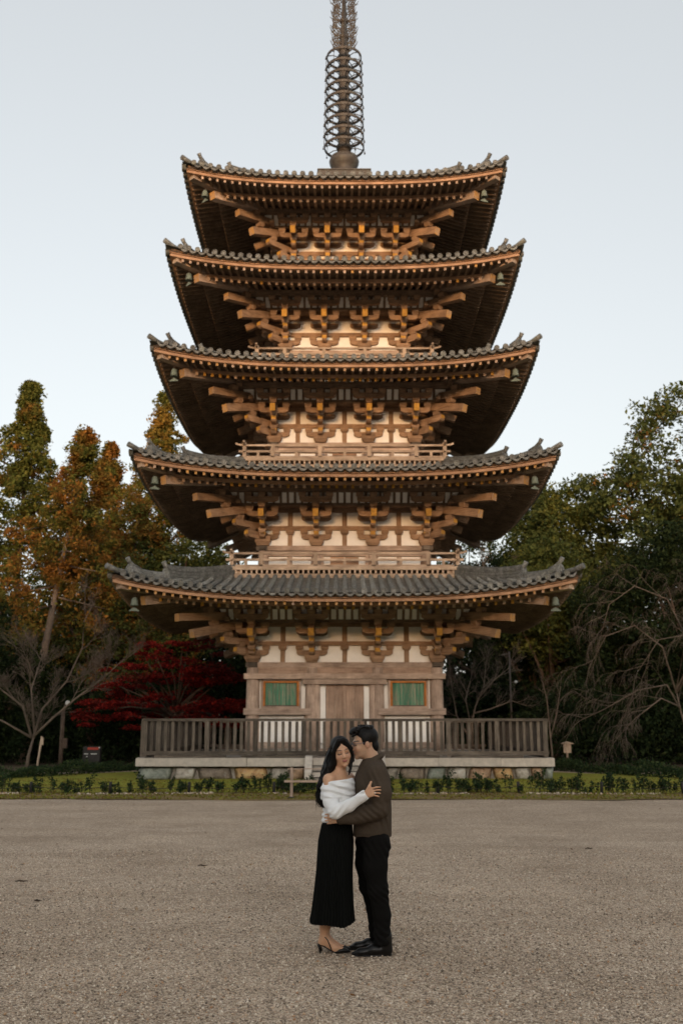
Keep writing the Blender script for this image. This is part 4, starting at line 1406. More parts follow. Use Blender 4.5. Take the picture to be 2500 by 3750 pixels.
broad_tree('evergreen_tree', 'dark evergreen behind the bare tree at the right of the wall', 6.2, 59, [(0, 0, 4.8, 3.6, 2.2, 4.6), (3.0, 0, 4.4, 2.8, 2, 4.2), (3.6, 1.0, 9.2, 2.4, 2, 4.2)], 'dark_leaf', 220, 150, 0.9, 0.15, GR)
broad_tree('evergreen_tree', 'tall evergreen cut off by the right picture edge', 25.8, 56, [(0, 0, 14.5, 4.2, 3.4, 6.5), (-2.2, 0, 8.0, 3.8, 3.0, 6.0)], 'autumn_leaf', 300, 110, 1.1, 0.17, GR)
broad_tree('evergreen_tree', 'dark evergreen low in the right corner of the wood', 22.0, 48, [(0, 0, 5.0, 3.6, 2.4, 4.8)], 'dark_leaf', 150, 130, 0.95, 0.15, GR)

broad_tree('broadleaf_tree', 'thin brown green tree showing between the two lowest roofs on the right', 8.4, 63, [(0, 0, 11.2, 2.6, 2.0, 3.4), (1.6, 0, 8.4, 2.4, 2.0, 3.2)], 'autumn_leaf', 130, 110, 0.75, 0.12, GR)
# the wood farther back and its undergrowth read as one dark mass
def mass(name, label, n, xr, yr, zmax, size, mat):
    X = rng.uniform(*xr, n)
    Y = rng.uniform(*yr, n)
    top = zmax * (0.72 + 0.18 * np.sin(X * 0.55 + 1) + 0.14 * np.sin(X * 1.3) + 0.08 * np.sin(X * 3.1 + Y))
    Z = hill_z(X, Y) + top * rng.random(n) ** 0.75
    V, F = leaf_tris(np.stack([X, Y, Z], -1), size * (0.6 + 0.8 * rng.random(n)), 0.3)
    o = bpy.data.objects.new(name, np_mesh(name, V, F, mat))
    COL.objects.link(o)
    props(o, label, 'forest', kind='stuff')
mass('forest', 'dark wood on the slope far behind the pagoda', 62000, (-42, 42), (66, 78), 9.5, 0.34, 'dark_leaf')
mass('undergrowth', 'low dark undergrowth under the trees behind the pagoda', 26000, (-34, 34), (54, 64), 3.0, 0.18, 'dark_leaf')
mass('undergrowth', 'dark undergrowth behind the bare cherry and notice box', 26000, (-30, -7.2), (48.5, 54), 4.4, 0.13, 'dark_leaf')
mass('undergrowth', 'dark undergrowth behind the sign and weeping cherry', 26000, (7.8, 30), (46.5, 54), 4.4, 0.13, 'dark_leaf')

# red maple: flat layered sprays
def maple():
    x, y = -8.0, 47.6
    t = empty('maple_tree', (x, y, 0.1), 'dark red maple in layered sprays behind the railing', 'tree')
    trunk_part(t, [(0.6, 0, -0.2), (0.5, 0, 0.9), (0.3, 0, 2.0), (0.0, 0, 3.2)], 0.16, 0.07)
    C, rc = [], []
    for i in range(140):
        a = rng.random() * 6.283
        q = math.sqrt(rng.random())
        zz = rng.random()
        zmax = 1.6 + 4.5 * (1 - (q * 0.92) ** 2.4)
        C.append((4.1 * q * math.cos(a), 1.9 * q * math.sin(a) - 0.2, 1.5 + (zmax - 1.5) * zz ** 0.6))
        rc.append(0.45 + 0.5 * rng.random())
    C, rc = np.array(C), np.array(rc)
    lm = MB()
    for c in C[::3]:
        b0 = Vector((0.3, 0, 1.3 + 1.5 * random.random()))
        c = Vector(c)
        lm.tube([b0, (b0 + c) / 2 + Vector((0, 0, 0.25)), c], 0.05, 'bark', 5, [0.06, 0.04, 0.012])
    obj('limbs', lm, t, kind='stuff')
    P = fill(C, rc, 190, 0.20)
    P[:, 2] -= 0.10 * ((P - np.repeat(C, 190, axis=0))[:, 0] / 0.7) ** 2
    leaf_object('crown', P, 0.065 * (0.6 + 0.8 * rng.random(len(P))), 'maple_leaf', t, 0.9)
maple()

# bare trees
def grow(m, p, d, L, r_, lvl, mat, R2, droop, spread, twig):
    n = 4 if lvl > 0 else 3
    pts = [Vector(p)]
    d = Vector(d).normalized()
    for i in range(n):
        d = (d + Vector((R2.uniform(-1, 1), R2.uniform(-1, 1), R2.uniform(-1, 1))) * 0.16 + Vector((0, 0, -droop if lvl < 2 else 0.05))).normalized()
        pts.append(pts[-1] + d * (L / n))
    m.tube(pts, r_, mat if lvl > 0 else twig, 5 if lvl > 1 else 3, [max(0.004, r_ * (1 - 0.75 * i / n)) for i in range(n + 1)])
    if lvl <= 0:
        return
    kids = {3: 6, 2: 6, 1: 5}[lvl] if lvl <= 3 else 5
    for k in range(kids):
        t = 0.25 + 0.75 * (k + R2.random()) / kids
        i = min(n - 1, int(t * n))
        q = pts[i].lerp(pts[i + 1], t * n - i)
        ax = Vector((R2.uniform(-1, 1), R2.uniform(-1, 1), R2.uniform(-0.5, 1))).normalized()
        nd = (d + ax * spread).normalized()
        grow(m, q, nd, L * R2.uniform(0.45, 0.7), r_ * 0.5, lvl - 1, mat, R2, droop, spread, twig)
def bare_tree(name, label, base, limbs, r0, lvl, seed, mat='twig', twig='twig', droop=0.0, spread=0.9, kids=5, klen=1.0, group=None):
    R2 = random.Random(seed)
    t = empty(name, base, label, 'tree', group)
    first = limbs[0]
    trunk_part(t, first, r0, r0 * 0.45, mat)
    lm = MB()
    for li, pts in enumerate(limbs):
        pts = [Vector(p) for p in pts]
        n = len(pts) - 1
        ra, rb = (r0 * 0.62, 0.012) if li else (r0 * 0.5, 0.02)
        if li:
            lm.tube(pts, ra, mat, 6, [ra + (rb - ra) * i / n for i in range(n + 1)])
        for k in range(kids if li else 2):
            s = (0.3 if li else 0.8) + (0.7 if li else 0.2) * (k + R2.random() * 0.8) / kids
            i = min(n - 1, int(s * n))
            q = pts[i].lerp(pts[i + 1], s * n - i)
            dd = (pts[i + 1] - pts[i]).normalized()
            ax = Vector((R2.uniform(-1, 1), R2.uniform(-1, 1), R2.uniform(-0.3, 1))).normalized()
            grow(lm, q, (dd + ax * spread).normalized(), klen * R2.uniform(0.6, 1.2), ra * 0.35, lvl, mat, R2, droop, spread, twig)
        if li:
            grow(lm, pts[-1], pts[-1] - pts[-2], klen * 0.8, rb * 1.1, lvl - 1, mat, R2, droop, spread, twig)
    obj('branches', lm, t, kind='stuff')
    return t
bare_tree('cherry_tree', 'bare pale cherry with spreading limbs at the left edge', (-11.15, 36.3, 0.05),
          [[(0, 0, -0.2), (0.08, 0, 0.7), (0.22, 0, 1.35)],
           [(0.22, 0, 1.35), (0.9, -0.1, 2.0), (1.7, -0.1, 2.7), (2.6, 0, 3.4), (3.6, 0.1, 4.4)],
           [(0.2, 0, 1.3), (0.4, 0.2, 2.3), (1.2, 0.3, 3.3), (1.7, 0.3, 4.5), (1.7, 0.3, 5.9)],
           [(0.15, 0, 1.3), (-0.3, 0.2, 2.4), (-1.4, 0.2, 3.2), (-2.6, 0.1, 3.9)],
           [(0.2, 0.1, 1.5), (-0.1, 0.4, 3.0), (0.2, 0.6, 4.4)],
           [(0.15, 0, 1.3), (-0.9, -0.2, 1.9), (-2.2, -0.3, 2.3)]], 0.085, 3, 5, spread=0.75, kids=4, klen=1.15)
bare_tree('bare_tree', 'bare twisting tree just right of the pagoda wall', (6.3, 50.5, 0.1),
          [[(0, 0, -0.2), (0.05, 0, 0.9), (0.1, 0, 1.6)],
           [(0.1, 0, 1.6), (0.35, 0, 2.6), (0.8, 0, 3.6), (1.0, 0.1, 5.0)],
           [(0.05, 0, 1.0), (-0.6, 0, 2.2), (-0.8, 0, 3.6), (-0.9, 0, 4.8)],
           [(0.3, 0, 2.3), (1.1, 0, 2.5), (2.2, 0, 2.9), (3.0, 0, 2.6)],
           [(0.5, 0, 3.0), (1.3, 0, 3.9), (2.2, 0, 4.6)],
           [(0.1, 0, 1.7), (-0.1, 0.2, 3.0), (0.3, 0.2, 4.4)]], 0.075, 2, 9, mat='pale_bark', spread=0.85, kids=7, klen=0.9)
bare_tree('sapling', 'thin pale bare sapling beside the right end of the railing', (8.75, 42.5, 0.1),
          [[(0, 0, -0.2), (-0.05, 0, 1.0), (-0.1, 0, 1.9)],
           [(-0.1, 0, 1.9), (-0.15, 0, 2.8), (-0.35, 0, 3.7)],
           [(-0.05, 0, 1.2), (0.25, 0, 2.2), (0.45, 0, 3.3)]], 0.055, 1, 12, mat='pale_bark', spread=0.7, kids=4, klen=0.7)
bare_tree('weeping_cherry', 'bare weeping cherry with long drooping branches at the right edge', (12.9, 37.5, 0.05),
          [[(0, 0, -0.2), (-0.15, 0, 1.2), (-0.4, 0, 2.3), (-0.5, 0, 3.0)],
           [(-0.4, 0, 2.3), (-0.9, -0.2, 3.2), (-2.0, -0.3, 3.0), (-3.3, -0.3, 2.3), (-4.2, -0.3, 1.9)],
           [(-0.5, 0, 2.9), (-0.9, 0, 4.6), (-1.9, 0, 5.4), (-3.0, 0, 5.0), (-3.6, 0, 4.0)],
           [(-0.5, 0, 3.0), (0, 0, 5.0), (-0.6, 0, 6.4), (-1.8, 0, 6.9), (-2.8, 0, 6.2), (-3.2, 0, 5.0)],
           [(-0.5, 0, 2.9), (0.3, -0.4, 4.2), (-0.2, -0.7, 5.0), (-1.3, -0.9, 4.8), (-2.2, -1.0, 3.6)],
           [(-0.4, 0, 2.4), (-1.2, -0.4, 2.7), (-2.2, -0.5, 2.0), (-2.9, -0.5, 1.3)],
           [(-0.5, 0, 3.0), (0.8, 0.2, 5.2), (0.5, 0.2, 6.6)]], 0.055, 2, 21, mat='twig', twig='twig', droop=0.38, spread=0.7, kids=7, klen=1.35)
bare_tree('bare_tree', 'pale bare tree seen between the two lowest roofs on the right', (9.0, 58.5, 0.3),
          [[(0, 0, -0.2), (0.05, 0, 3.0), (0.0, 0, 6.5)],
           [(0.0, 0, 6.5), (0.5, 0, 8.4), (1.0, 0, 10.4)],
           [(0.0, 0, 6.3), (-0.7, 0, 8.4), (-0.6, 0, 10.8)],
           [(0.0, 0, 5.0), (1.0, 0, 6.8), (1.6, 0, 8.8)]], 0.16, 2, 31, mat='pale_bark', spread=0.8, klen=1.4)

# ------------------------------------------------------------------ low shrubs, rope fence, hedges
def shrub_mesh(seed, h, w_, stems, per, leaf=0.03):
    r2 = np.random.default_rng(seed)
    P, m = [], MB()
    for i in range(stems):
        a = r2.uniform(0, 6.283)
        x0, y0 = r2.uniform(-w_, w_) * 0.5, r2.uniform(-0.06, 0.06)
        top = (x0 + r2.uniform(-0.09, 0.09), y0 + r2.uniform(-0.05, 0.05), h * r2.uniform(0.55, 1.0))
        m.tube([(x0, y0, -0.02), top], 0.006, 'bark', 3, 0.003)
        for k in range(per):
            t = 0.25 + 0.75 * r2.random() ** 0.8
            P.append((x0 + (top[0] - x0) * t + r2.normal() * 0.028, y0 + (top[1] - y0) * t + r2.normal() * 0.028, top[2] * t + r2.normal() * 0.012))
    V = leaf_quads(np.array(P), leaf * (0.6 + 0.8 * r2.random(len(P))), 0.2, r2)
    m.add(V.tolist(), np.arange(len(V)).reshape(-1, 4).tolist(), 'shrub_leaf')
    return m
SHRUBS = [shrub_mesh(40 + i, h, w_, s, p_) for i, (h, w_, s, p_) in enumerate([(0.42, 0.20, 3, 42), (0.34, 0.26, 4, 34), (0.26, 0.18, 3, 34), (0.48, 0.14, 2, 48), (0.22, 0.24, 4, 26), (0.38, 0.32, 5, 36)])]
FY = 26.9
x = -10.6
r3 = random.Random(3)
n_sh = 0
LOOK = ['tall three-stemmed', 'bushy', 'short', 'tall thin', 'low spreading', 'wide bushy']
def ordinal(q):
    return '%d%s' % (q, 'th' if 10 <= q % 100 <= 20 else {1: 'st', 2: 'nd', 3: 'rd'}.get(q % 10, 'th'))
while x < 10.8:
    if not (-0.2 < x < 0.0):
        n_sh += 1
        k_sh = r3.randrange(6)
        o = obj('shrub', SHRUBS[k_sh], None, label='%s dark green shrub, %s from the left along the rope fence' % (LOOK[k_sh], ordinal(n_sh)), cat='shrub', group='small shrubs along the rope fence')
        yy = FY + r3.uniform(-0.10, 0.12)
        o.location = (x, yy, float(moss_z(np.array([x]), np.array([yy]))[0]) - 0.005)
        o.rotation_euler = (0, 0, r3.uniform(0, 6.28))
        s = r3.uniform(0.95, 1.5)
        o.scale = (s, s, s * r3.uniform(0.85, 1.15))
    x += r3.choice([0.08, 0.1, 0.13, 0.17, 0.22, 0.3, 0.42])
fence = empty('rope_fence', (0, FY - 0.10, 0.03), 'low fence of short dark posts with thin rope along the moss', 'fence')
px = [-12.2, -10.25, -8.05, -6.0, -3.95, -1.75, 0.35, 2.5, 4.6, 6.75, 8.85, 11.0]
pm = MB(); pm.lathe([(0.042, -0.05), (0.04, 0.28), (0.033, 0.30)], 'black_paint', 10)
for q in px:
    obj('post', pm, fence, T((q, r3.uniform(-0.03, 0.03), 0)) @ Matrix.Rotation(r3.uniform(-0.05, 0.05), 4, 'Y'))
for a, b_ in zip(px[:-1], px[1:]):
    m = MB(); m.tube([(a + (b_ - a) * t, 0, 0.19 - 0.07 * (1 - (2 * t - 1) ** 2)) for t in np.linspace(0, 1, 9)], 0.008, 'rope', 4)
    obj('rope', m, fence)
# grey edging stones scattered under the shrubs
def edging():
    n = 1500
    X = rng.uniform(-11, 11, n)
    X = X[(np.sin(X * 1.1 + 0.5) + 0.7 * np.sin(X * 2.7)) > -0.45]
    n = len(X)
    Y = FY - 0.22 + rng.normal(size=n) * 0.09
    Z = moss_z(X, Y)
    s = 0.018 + 0.03 * rng.random(n) ** 2
    base = np.array([[1, 0, 0], [-1, 0, 0], [0, 1, 0], [0, -1, 0], [0, 0, 0.75], [0, 0, -0.6]])
    tri = np.array([[0, 2, 4], [2, 1, 4], [1, 3, 4], [3, 0, 4], [2, 0, 5], [1, 2, 5], [3, 1, 5], [0, 3, 5]])
    P = base[None] * (0.65 + 0.6 * rng.random((n, 6, 1))) * s[:, None, None]
    P += np.stack([X, Y, Z + s * 0.3], -1)[:, None]
    F = (tri[None] + 6 * np.arange(n)[:, None, None]).reshape(-1, 3)
    o = bpy.data.objects.new('edging_stones', np_mesh('edging_stones', P.reshape(-1, 3), F, 'pebble', False))
    COL.objects.link(o)
    props(o, 'scattered small grey stones under the shrub row', 'stones', kind='stuff')
    # fallen leaves on the moss and the border
    n = 900
    X = rng.uniform(-12, 12, n); Y = rng.uniform(25.2, 33, n) ** 1.0
    P = np.stack([X, Y, moss_z(X, Y) + 0.02], -1)
    V = leaf_quads(P, 0.02 + 0.025 * rng.random(n), 2.5)
    leaf_mat('litter_leaf', [(0.0, (0.10, 0.05, 0.02)), (0.5, (0.20, 0.09, 0.03)), (1.0, (0.34, 0.22, 0.10))])
    o = bpy.data.objects.new('fallen_leaves', np_mesh('fallen_leaves', V, np.arange(len(V)).reshape(-1, 4), 'litter_leaf'))
    COL.objects.link(o)
    props(o, 'dry fallen leaves strewn over the moss', 'leaves', kind='stuff')
    n = 260
    Y = 6.5 + 18 * rng.random(n) ** 0.7
    X = rng.uniform(-1, 1, n) * (Y * 0.40)
    V = leaf_quads(np.stack([X, Y, 0.012 + 0 * X], -1), 0.010 + 0.016 * rng.random(n), 2.5)
    o = bpy.data.objects.new('leaf_litter', np_mesh('leaf_litter', V, np.arange(len(V)).reshape(-1, 4), 'litter_leaf'))
    COL.objects.link(o)
    props(o, 'tiny brown leaf scraps scattered over the gravel court', 'leaves', kind='stuff')
edging()
def tufts():
    n = 30000
    X = rng.uniform(-13, 13, n); Y = 24.95 + 8.5 * rng.random(n) ** 1.3
    keep = (np.sin(X * 2.1 + np.sin(Y * 3)) + np.sin(Y * 4.3 + X) + rng.normal(size=n)) > -0.6
    X, Y = X[keep], Y[keep]
    P = np.stack([X, Y, moss_z(X, Y) + 0.016], -1)
    V = leaf_quads(P, 0.018 + 0.03 * rng.random(len(P)), 0.25)
    leaf_mat('moss_tuft', [(0.0, (0.12, 0.08, 0.025)), (0.4, (0.20, 0.16, 0.035)), (0.75, (0.22, 0.22, 0.04)), (1.0, (0.14, 0.18, 0.04))])
    o = bpy.data.objects.new('moss_tufts', np_mesh('moss_tufts', V, np.arange(len(V)).reshape(-1, 4), 'moss_tuft'))
    COL.objects.link(o)
    props(o, 'short ragged moss and grass tufts on the lawn', 'grass', kind='stuff')
tufts()
def hedge(label, p0, p1, wd, h, n):
    t = empty('low_hedge', ((p0[0] + p1[0]) / 2, (p0[1] + p1[1]) / 2, 0.05), label, 'hedge', 'low clipped hedges beside the platform')
    u = rng.random(n)
    X = p0[0] + (p1[0] - p0[0]) * u - t.location.x + rng.normal(size=n) * wd * 0.5
    Y = p0[1] + (p1[1] - p0[1]) * u - t.location.y + rng.normal(size=n) * wd * 0.3
    Z = h * rng.random(n) ** 0.7 * (0.75 + 0.35 * np.sin(X * 5) * np.sin(X * 2.2 + 1))
    leaf_object('foliage', np.stack([X, Y, Z], -1), 0.045 * (0.6 + 0.8 * rng.random(n)), 'shrub_leaf', t, 0.3)
    m = MB()
    for k in range(30):
        q = (k + 0.5) / 30
        xx, yy = p0[0] + (p1[0] - p0[0]) * q - t.location.x, p0[1] + (p1[1] - p0[1]) * q - t.location.y
        m.tube([(xx, yy, -0.1), (xx + 0.04, yy, h * 0.6)], 0.012, 'bark', 4, 0.005)
    obj('stems', m, t, kind='stuff')
hedge('low dark hedge running back from the left edge to the platform', (-12.2, 31.0), (-7.6, 41.5), 0.7, 0.5, 9000)
hedge('low dark hedge running back from the right edge past the sign', (12.4, 31.0), (8.2, 41.0), 0.7, 0.5, 9000)

# ------------------------------------------------------------------ signs, posts, lamps
t = empty('wooden_barrier', (-1.22, 25.25, 0.0), 'grey wooden post with two crossbars left of the couple', 'barrier')
m = MB(); m.cbox((0, 0, 0.36), (0.066, 0.06, 0.78), 'wood'); obj('post', m, t)
m = MB(); m.cbox((0.42, -0.048, 0.425), (1.2, 0.03, 0.052), 'wood'); obj('crossbar', m, t)
m = MB(); m.cbox((0.45, 0.045, 0.715), (1.1, 0.02, 0.022), 'wood'); obj('top_bar', m, t)
m = MB(); m.cbox((0.98, 0, 0.36), (0.066, 0.06, 0.78), 'wood'); obj('post', m, t)
m = MB(); m.lathe([(0.08, -0.02), (0.085, 0.03), (0.06, 0.06)], 'rope', 10); obj('foot', m, t)

t = empty('notice_post', (8.85, 40.2, 0.12), 'small roofed wooden sign on a post right of the platform', 'sign')
m = MB(); m.cbox((0, 0, 0.30), (0.07, 0.06, 0.75), 'pale'); obj('post', m, t)
m = MB(); m.cbox((0, -0.05, 0.78), (0.30, 0.05, 0.34), 'pale'); obj('board', m, t)
m = MB(); m.prism([(-0.24, 0.95), (0.24, 0.95), (0.24, 0.975), (0.0, 1.05), (-0.24, 0.975)], 'y', -0.16, 0.06, 'pale_x'); obj('roof', m, t)

t = empty('notice_box', (-9.72, 40.0, 0.1), 'dark metal notice box with red header left of the platform', 'notice box')
m = MB(); m.cbox((0, 0, 0.45), (0.66, 0.30, 0.86), 'black_paint'); obj('box', m, t)
m = MB(); m.cbox((0.06, -0.155, 0.80), (0.42, 0.008, 0.09), 'red_paint'); obj('header', m, t)
for xx, zz, ww in ((-0.20, 0.60, 0.16), (0.10, 0.60, 0.24), (-0.14, 0.40, 0.05), (-0.17, 0.50, 0.06)):
    m = MB(); m.cbox((xx, -0.155, zz), (ww, 0.008, 0.035), 'white_paint'); obj('label_strip', m, t)
m = MB(); m.cbox((0.30, -0.155, 0.84), (0.05, 0.008, 0.05), 'white_paint'); obj('label_strip', m, t)

t = empty('lamp_pole', (-10.45, 38.2, 0.08), 'brown wooden pole with white lamp and small box at the left', 'lamp')
m = MB(); m.lathe([(0.085, -0.1), (0.075, 2.3)], 'bark', 10); obj('pole', m, t)
m = MB(); m.lathe([(0.02, -0.10), (0.06, -0.08), (0.09, 0.0), (0.07, 0.07), (0.02, 0.10)], 'white_paint', 14, (0.16, -0.05, 2.52)); obj('lamp_head', m, t)
m = MB(); m.tube([(0, 0, 2.28), (0.03, 0, 2.45), (0.12, -0.04, 2.55)], 0.018, 'dark_metal', 6); obj('bracket', m, t)
m = MB(); m.cbox((0.14, -0.02, 1.05), (0.16, 0.14, 0.36), 'bark'); obj('fuse_box', m, t)

t = empty('stake', (-10.75, 36.2, 0.05), 'pale leaning wooden stake with small box at the left', 'stake')
m = MB(); m.beam((0, 0, -0.1), (0.14, 0, 1.35), 0.08, 0.06, 'pale'); obj('post', m, t)
m = MB(); m.cbox((0.16, -0.02, 1.18), (0.10, 0.10, 0.26), 'pale'); obj('small_box', m, t)

t = empty('lamp_post', (8.35, 50.0, 0.1), 'slender grey lamp post behind the pagoda on the right', 'lamp')
m = MB(); m.lathe([(0.05, -0.1), (0.04, 5.3)], 'dark_metal', 8); obj('pole', m, t)
m = MB(); m.beam((0.0, 0, 5.2), (-0.45, 0, 5.12), 0.06, 0.04, 'dark_metal'); obj('arm', m, t)
m = MB(); m.lathe([(0.01, -0.05), (0.07, -0.04), (0.09, 0.02), (0.03, 0.07)], 'white_paint', 12, (0.27, -0.05, 3.8)); obj('lamp_head', m, t)
m = MB(); m.tube([(0.04, 0, 3.75), (0.24, -0.05, 3.80)], 0.014, 'dark_metal', 5); obj('bracket', m, t)

# dead leaves and twigs lying on the court
for i, (lx, ly, ln, rz_, lab) in enumerate([(-3.62, 11.9, 0.07, 0.1, 'dark curled leaf lying farthest left on the gravel'), (-3.05, 10.6, 0.035, -0.2, 'small dark leaf on the gravel below the curled one'),
                                            (-2.62, 7.75, 0.035, -0.5, 'dark twig on the gravel near the lower left corner'), (-1.75, 13.2, 0.06, 0.05, 'thin brown twig on the gravel left of the woman'), (3.55, 15.0, 0.06, 0.1, 'dark twig on the gravel at the right')]):
    m = MB()
    pts = [(-ln, 0, 0.012), (-ln * 0.3, 0.012, 0.022), (ln * 0.4, -0.008, 0.016), (ln, 0.01, 0.02)]
    m.tube(pts, 0.01, 'bark', 5, [0.004, 0.010, 0.009, 0.003])
    m.tube([(-ln * 0.2, 0, 0.012), (ln * 0.25, 0.02, 0.016)], 0.006, 'bark', 4, 0.002)
    o = obj('fallen_twig', m, None, label=lab, cat='twig', group='twigs and leaves fallen on the gravel')
    o.location = (lx, ly, 0.0)
    o.rotation_euler = (0, 0, rz_)
# ------------------------------------------------------------------ people: blended distance fields turned into one continuous surface
class Vol:
    def __init__(self, lo, hi, h):
        self.lo, self.h = np.array(lo, np.float32), h
        self.n = np.ceil((np.array(hi) - np.array(lo)) / h).astype(int) + 1
        self.f = np.full(self.n, 0.2, np.float32)
    def box(self, lo, hi):
        a = np.clip(np.floor((np.array(lo) - self.lo) / self.h).astype(int), 0, self.n)
        b = np.clip(np.ceil((np.array(hi) - self.lo) / self.h).astype(int) + 1, 0, self.n)
        sl = tuple(slice(i, j) for i, j in zip(a, b))
        ax = [self.lo[i] + self.h * np.arange(a[i], b[i], dtype=np.float32) for i in range(3)]
        return sl, np.meshgrid(*ax, indexing='ij', sparse=True)
    def blend(self, sl, d, k, sub=False):
        a = self.f[sl]
        if a.size == 0:
            return
        if sub:                      # smooth subtraction
            d = -d
            h_ = np.clip(0.5 - 0.5 * (a - d) / k, 0, 1) if k else None
            self.f[sl] = (a * (1 - h_) + d * h_ + k * h_ * (1 - h_)) if k else np.maximum(a, d)
        else:
            if k:
                h_ = np.clip(0.5 + 0.5 * (d - a) / k, 0, 1)
                self.f[sl] = d * (1 - h_) + a * h_ - k * h_ * (1 - h_)
            else:
                self.f[sl] = np.minimum(a, d)
    def cone(self, p0, p1, r0, r1, k=0.02, sub=False, sc=None):
        """round cone from p0 to p1; sc squashes it along the axes"""
        p0, p1 = np.array(p0, np.float32), np.array(p1, np.float32)
        m = max(r0, r1) * (max(sc) if sc else 1) + k + 0.03
        sl, (X, Y, Z) = self.box(np.minimum(p0, p1) - m, np.maximum(p0, p1) + m)
        s = np.array(sc if sc else (1, 1, 1), np.float32)
        d = (p1 - p0) / s
        L2 = float(d @ d) + 1e-9
        x, y, z = (X - p0[0]) / s[0], (Y - p0[1]) / s[1], (Z - p0[2]) / s[2]
        t = np.clip((x * d[0] + y * d[1] + z * d[2]) / L2, 0, 1)
        dist = np.sqrt((x - t * d[0]) ** 2 + (y - t * d[1]) ** 2 + (z - t * d[2]) ** 2) - (r0 + (r1 - r0) * t)
        self.blend(sl, dist * float(s.min()), k, sub)
        return self
    def chain(self, pts, rs, k=0.02, sc=None):
        for i in range(len(pts) - 1):
            self.cone(pts[i], pts[i + 1], rs[i], rs[i + 1], k, False, sc)
        return self
    def ell(self, c, r_, k=0.02, sub=False, M=None):
        c, r_ = np.array(c, np.float32), np.array(r_, np.float32)
        m = float(r_.max()) + k + 0.03
        sl, (X, Y, Z) = self.box(c - m, c + m)
        x, y, z = X - c[0], Y - c[1], Z - c[2]
        if M is not None:
            M = np.array(M, np.float32)
            x, y, z = M[0, 0] * x + M[1, 0] * y + M[2, 0] * z, M[0, 1] * x + M[1, 1] * y + M[2, 1] * z, M[0, 2] * x + M[1, 2] * y + M[2, 2] * z
        k0 = np.sqrt((x / r_[0]) ** 2 + (y / r_[1]) ** 2 + (z / r_[2]) ** 2)
        k1 = np.sqrt((x / r_[0] ** 2) ** 2 + (y / r_[1] ** 2) ** 2 + (z / r_[2] ** 2) ** 2) + 1e-6
        self.blend(sl, k0 * (k0 - 1) / k1, k, sub)
        return self
    def torus(self, c, a, b, r_, slope=(0, 0), k=0.01):
        """elliptic ring, tilted by slope"""
        c = np.array(c, np.float32)
        m = np.array([a + r_ + 0.04, b + r_ + 0.04, r_ + 0.05 + abs(slope[0]) * a + abs(slope[1]) * b])
        sl, (X, Y, Z) = self.box(c - m, c + m)
        x, y = X - c[0], Y - c[1]
        z = Z - c[2] - slope[0] * x - slope[1] * y
        rho = np.sqrt((x / a) ** 2 + (y / b) ** 2)
        d = np.sqrt(((rho - 1) * min(a, b) * 1.1) ** 2 + z ** 2) - r_
        self.blend(sl, d, k)
        return self
    def cut(self, axis_fn):
        """keep where axis_fn(X,Y,Z) < 0"""
        sl, (X, Y, Z) = self.box(self.lo, self.lo + self.n * self.h)
        self.f = np.maximum(self.f, axis_fn(X, Y, Z).astype(np.float32))
        return self
    def surface(self):
        f, h = self.f, self.h
        nx, ny, nz = f.shape
        s = f < 0
        c = [s[i:nx - 1 + i, j:ny - 1 + j, k:nz - 1 + k] for i in (0, 1) for j in (0, 1) for k in (0, 1)]
        allin, anyin = c[0].copy(), c[0].copy()
        for q in c[1:]:
            allin &= q
            anyin |= q
        act = anyin & ~allin
        I = np.argwhere(act)
        idx = np.full(act.shape, -1, np.int32)
        idx[act] = np.arange(len(I))
        off = np.array([(i, j, k) for i in (0, 1) for j in (0, 1) for k in (0, 1)])
        val = np.stack([f[I[:, 0] + o[0], I[:, 1] + o[1], I[:, 2] + o[2]] for o in off], 1)
        acc = np.zeros((len(I), 3))
        cnt = np.zeros(len(I))
        for a in range(8):
            for b in range(a + 1, 8):
                if np.abs(off[a] - off[b]).sum() != 1:
                    continue
                va, vb = val[:, a], val[:, b]
                mk = (va < 0) != (vb < 0)
                t = np.where(mk, va / np.where(mk, va - vb, 1), 0)
                acc += np.where(mk[:, None], off[a] + (off[b] - off[a]) * t[:, None], 0)
                cnt += mk
        V = (I + acc / cnt[:, None]) * h + self.lo
        F = []
        for ax in range(3):
            sa = np.moveaxis(s, ax, 0)
            ia = np.moveaxis(idx, ax, 0)
            e = sa[:-1, 1:-1, 1:-1] != sa[1:, 1:-1, 1:-1]
            J = np.argwhere(e)
            flip = sa[:-1, 1:-1, 1:-1][e]
            x, y, z = J[:, 0], J[:, 1] + 1, J[:, 2] + 1
            q = np.stack([ia[x, y - 1, z - 1], ia[x, y, z - 1], ia[x, y, z], ia[x, y - 1, z]], 1)
            if ax == 1:
                flip = ~flip
            q[~flip] = q[~flip][:, ::-1]
            F.append(q)
        F = np.concatenate(F)
        F = F[(F >= 0).all(1)]
        return V, F
def relax(V, F, it=2):
    """light smoothing over the quad edges"""
    for _ in range(it):
        acc, cnt = np.zeros_like(V), np.zeros(len(V))
        for a, b in ((0, 1), (1, 2), (2, 3), (3, 0)):
            np.add.at(acc, F[:, a], V[F[:, b]]); np.add.at(cnt, F[:, a], 1)
        V = 0.5 * V + 0.5 * acc / np.maximum(cnt, 1)[:, None]
    return V
def vol_obj(name, vol, mat, parent, colour=None, it=2, disp=None):
    V, F = vol.surface()
    V = relax(V, F, it)
    if disp is not None:
        V = V + disp(V)
    V = V - np.array(parent.location)
    me = np_mesh(name, V, F, mat, True)
    if colour is not None:
        ca = me.color_attributes.new('Col', 'FLOAT_COLOR', 'POINT')
        C = np.ones((len(V), 4), np.float32)
        C[:, :3] = colour(V + np.array(parent.location))
        ca.data.foreach_set('color', C.ravel())
    o = bpy.data.objects.new(name, me)
    COL.objects.link(o)
    o.parent = parent
    return o

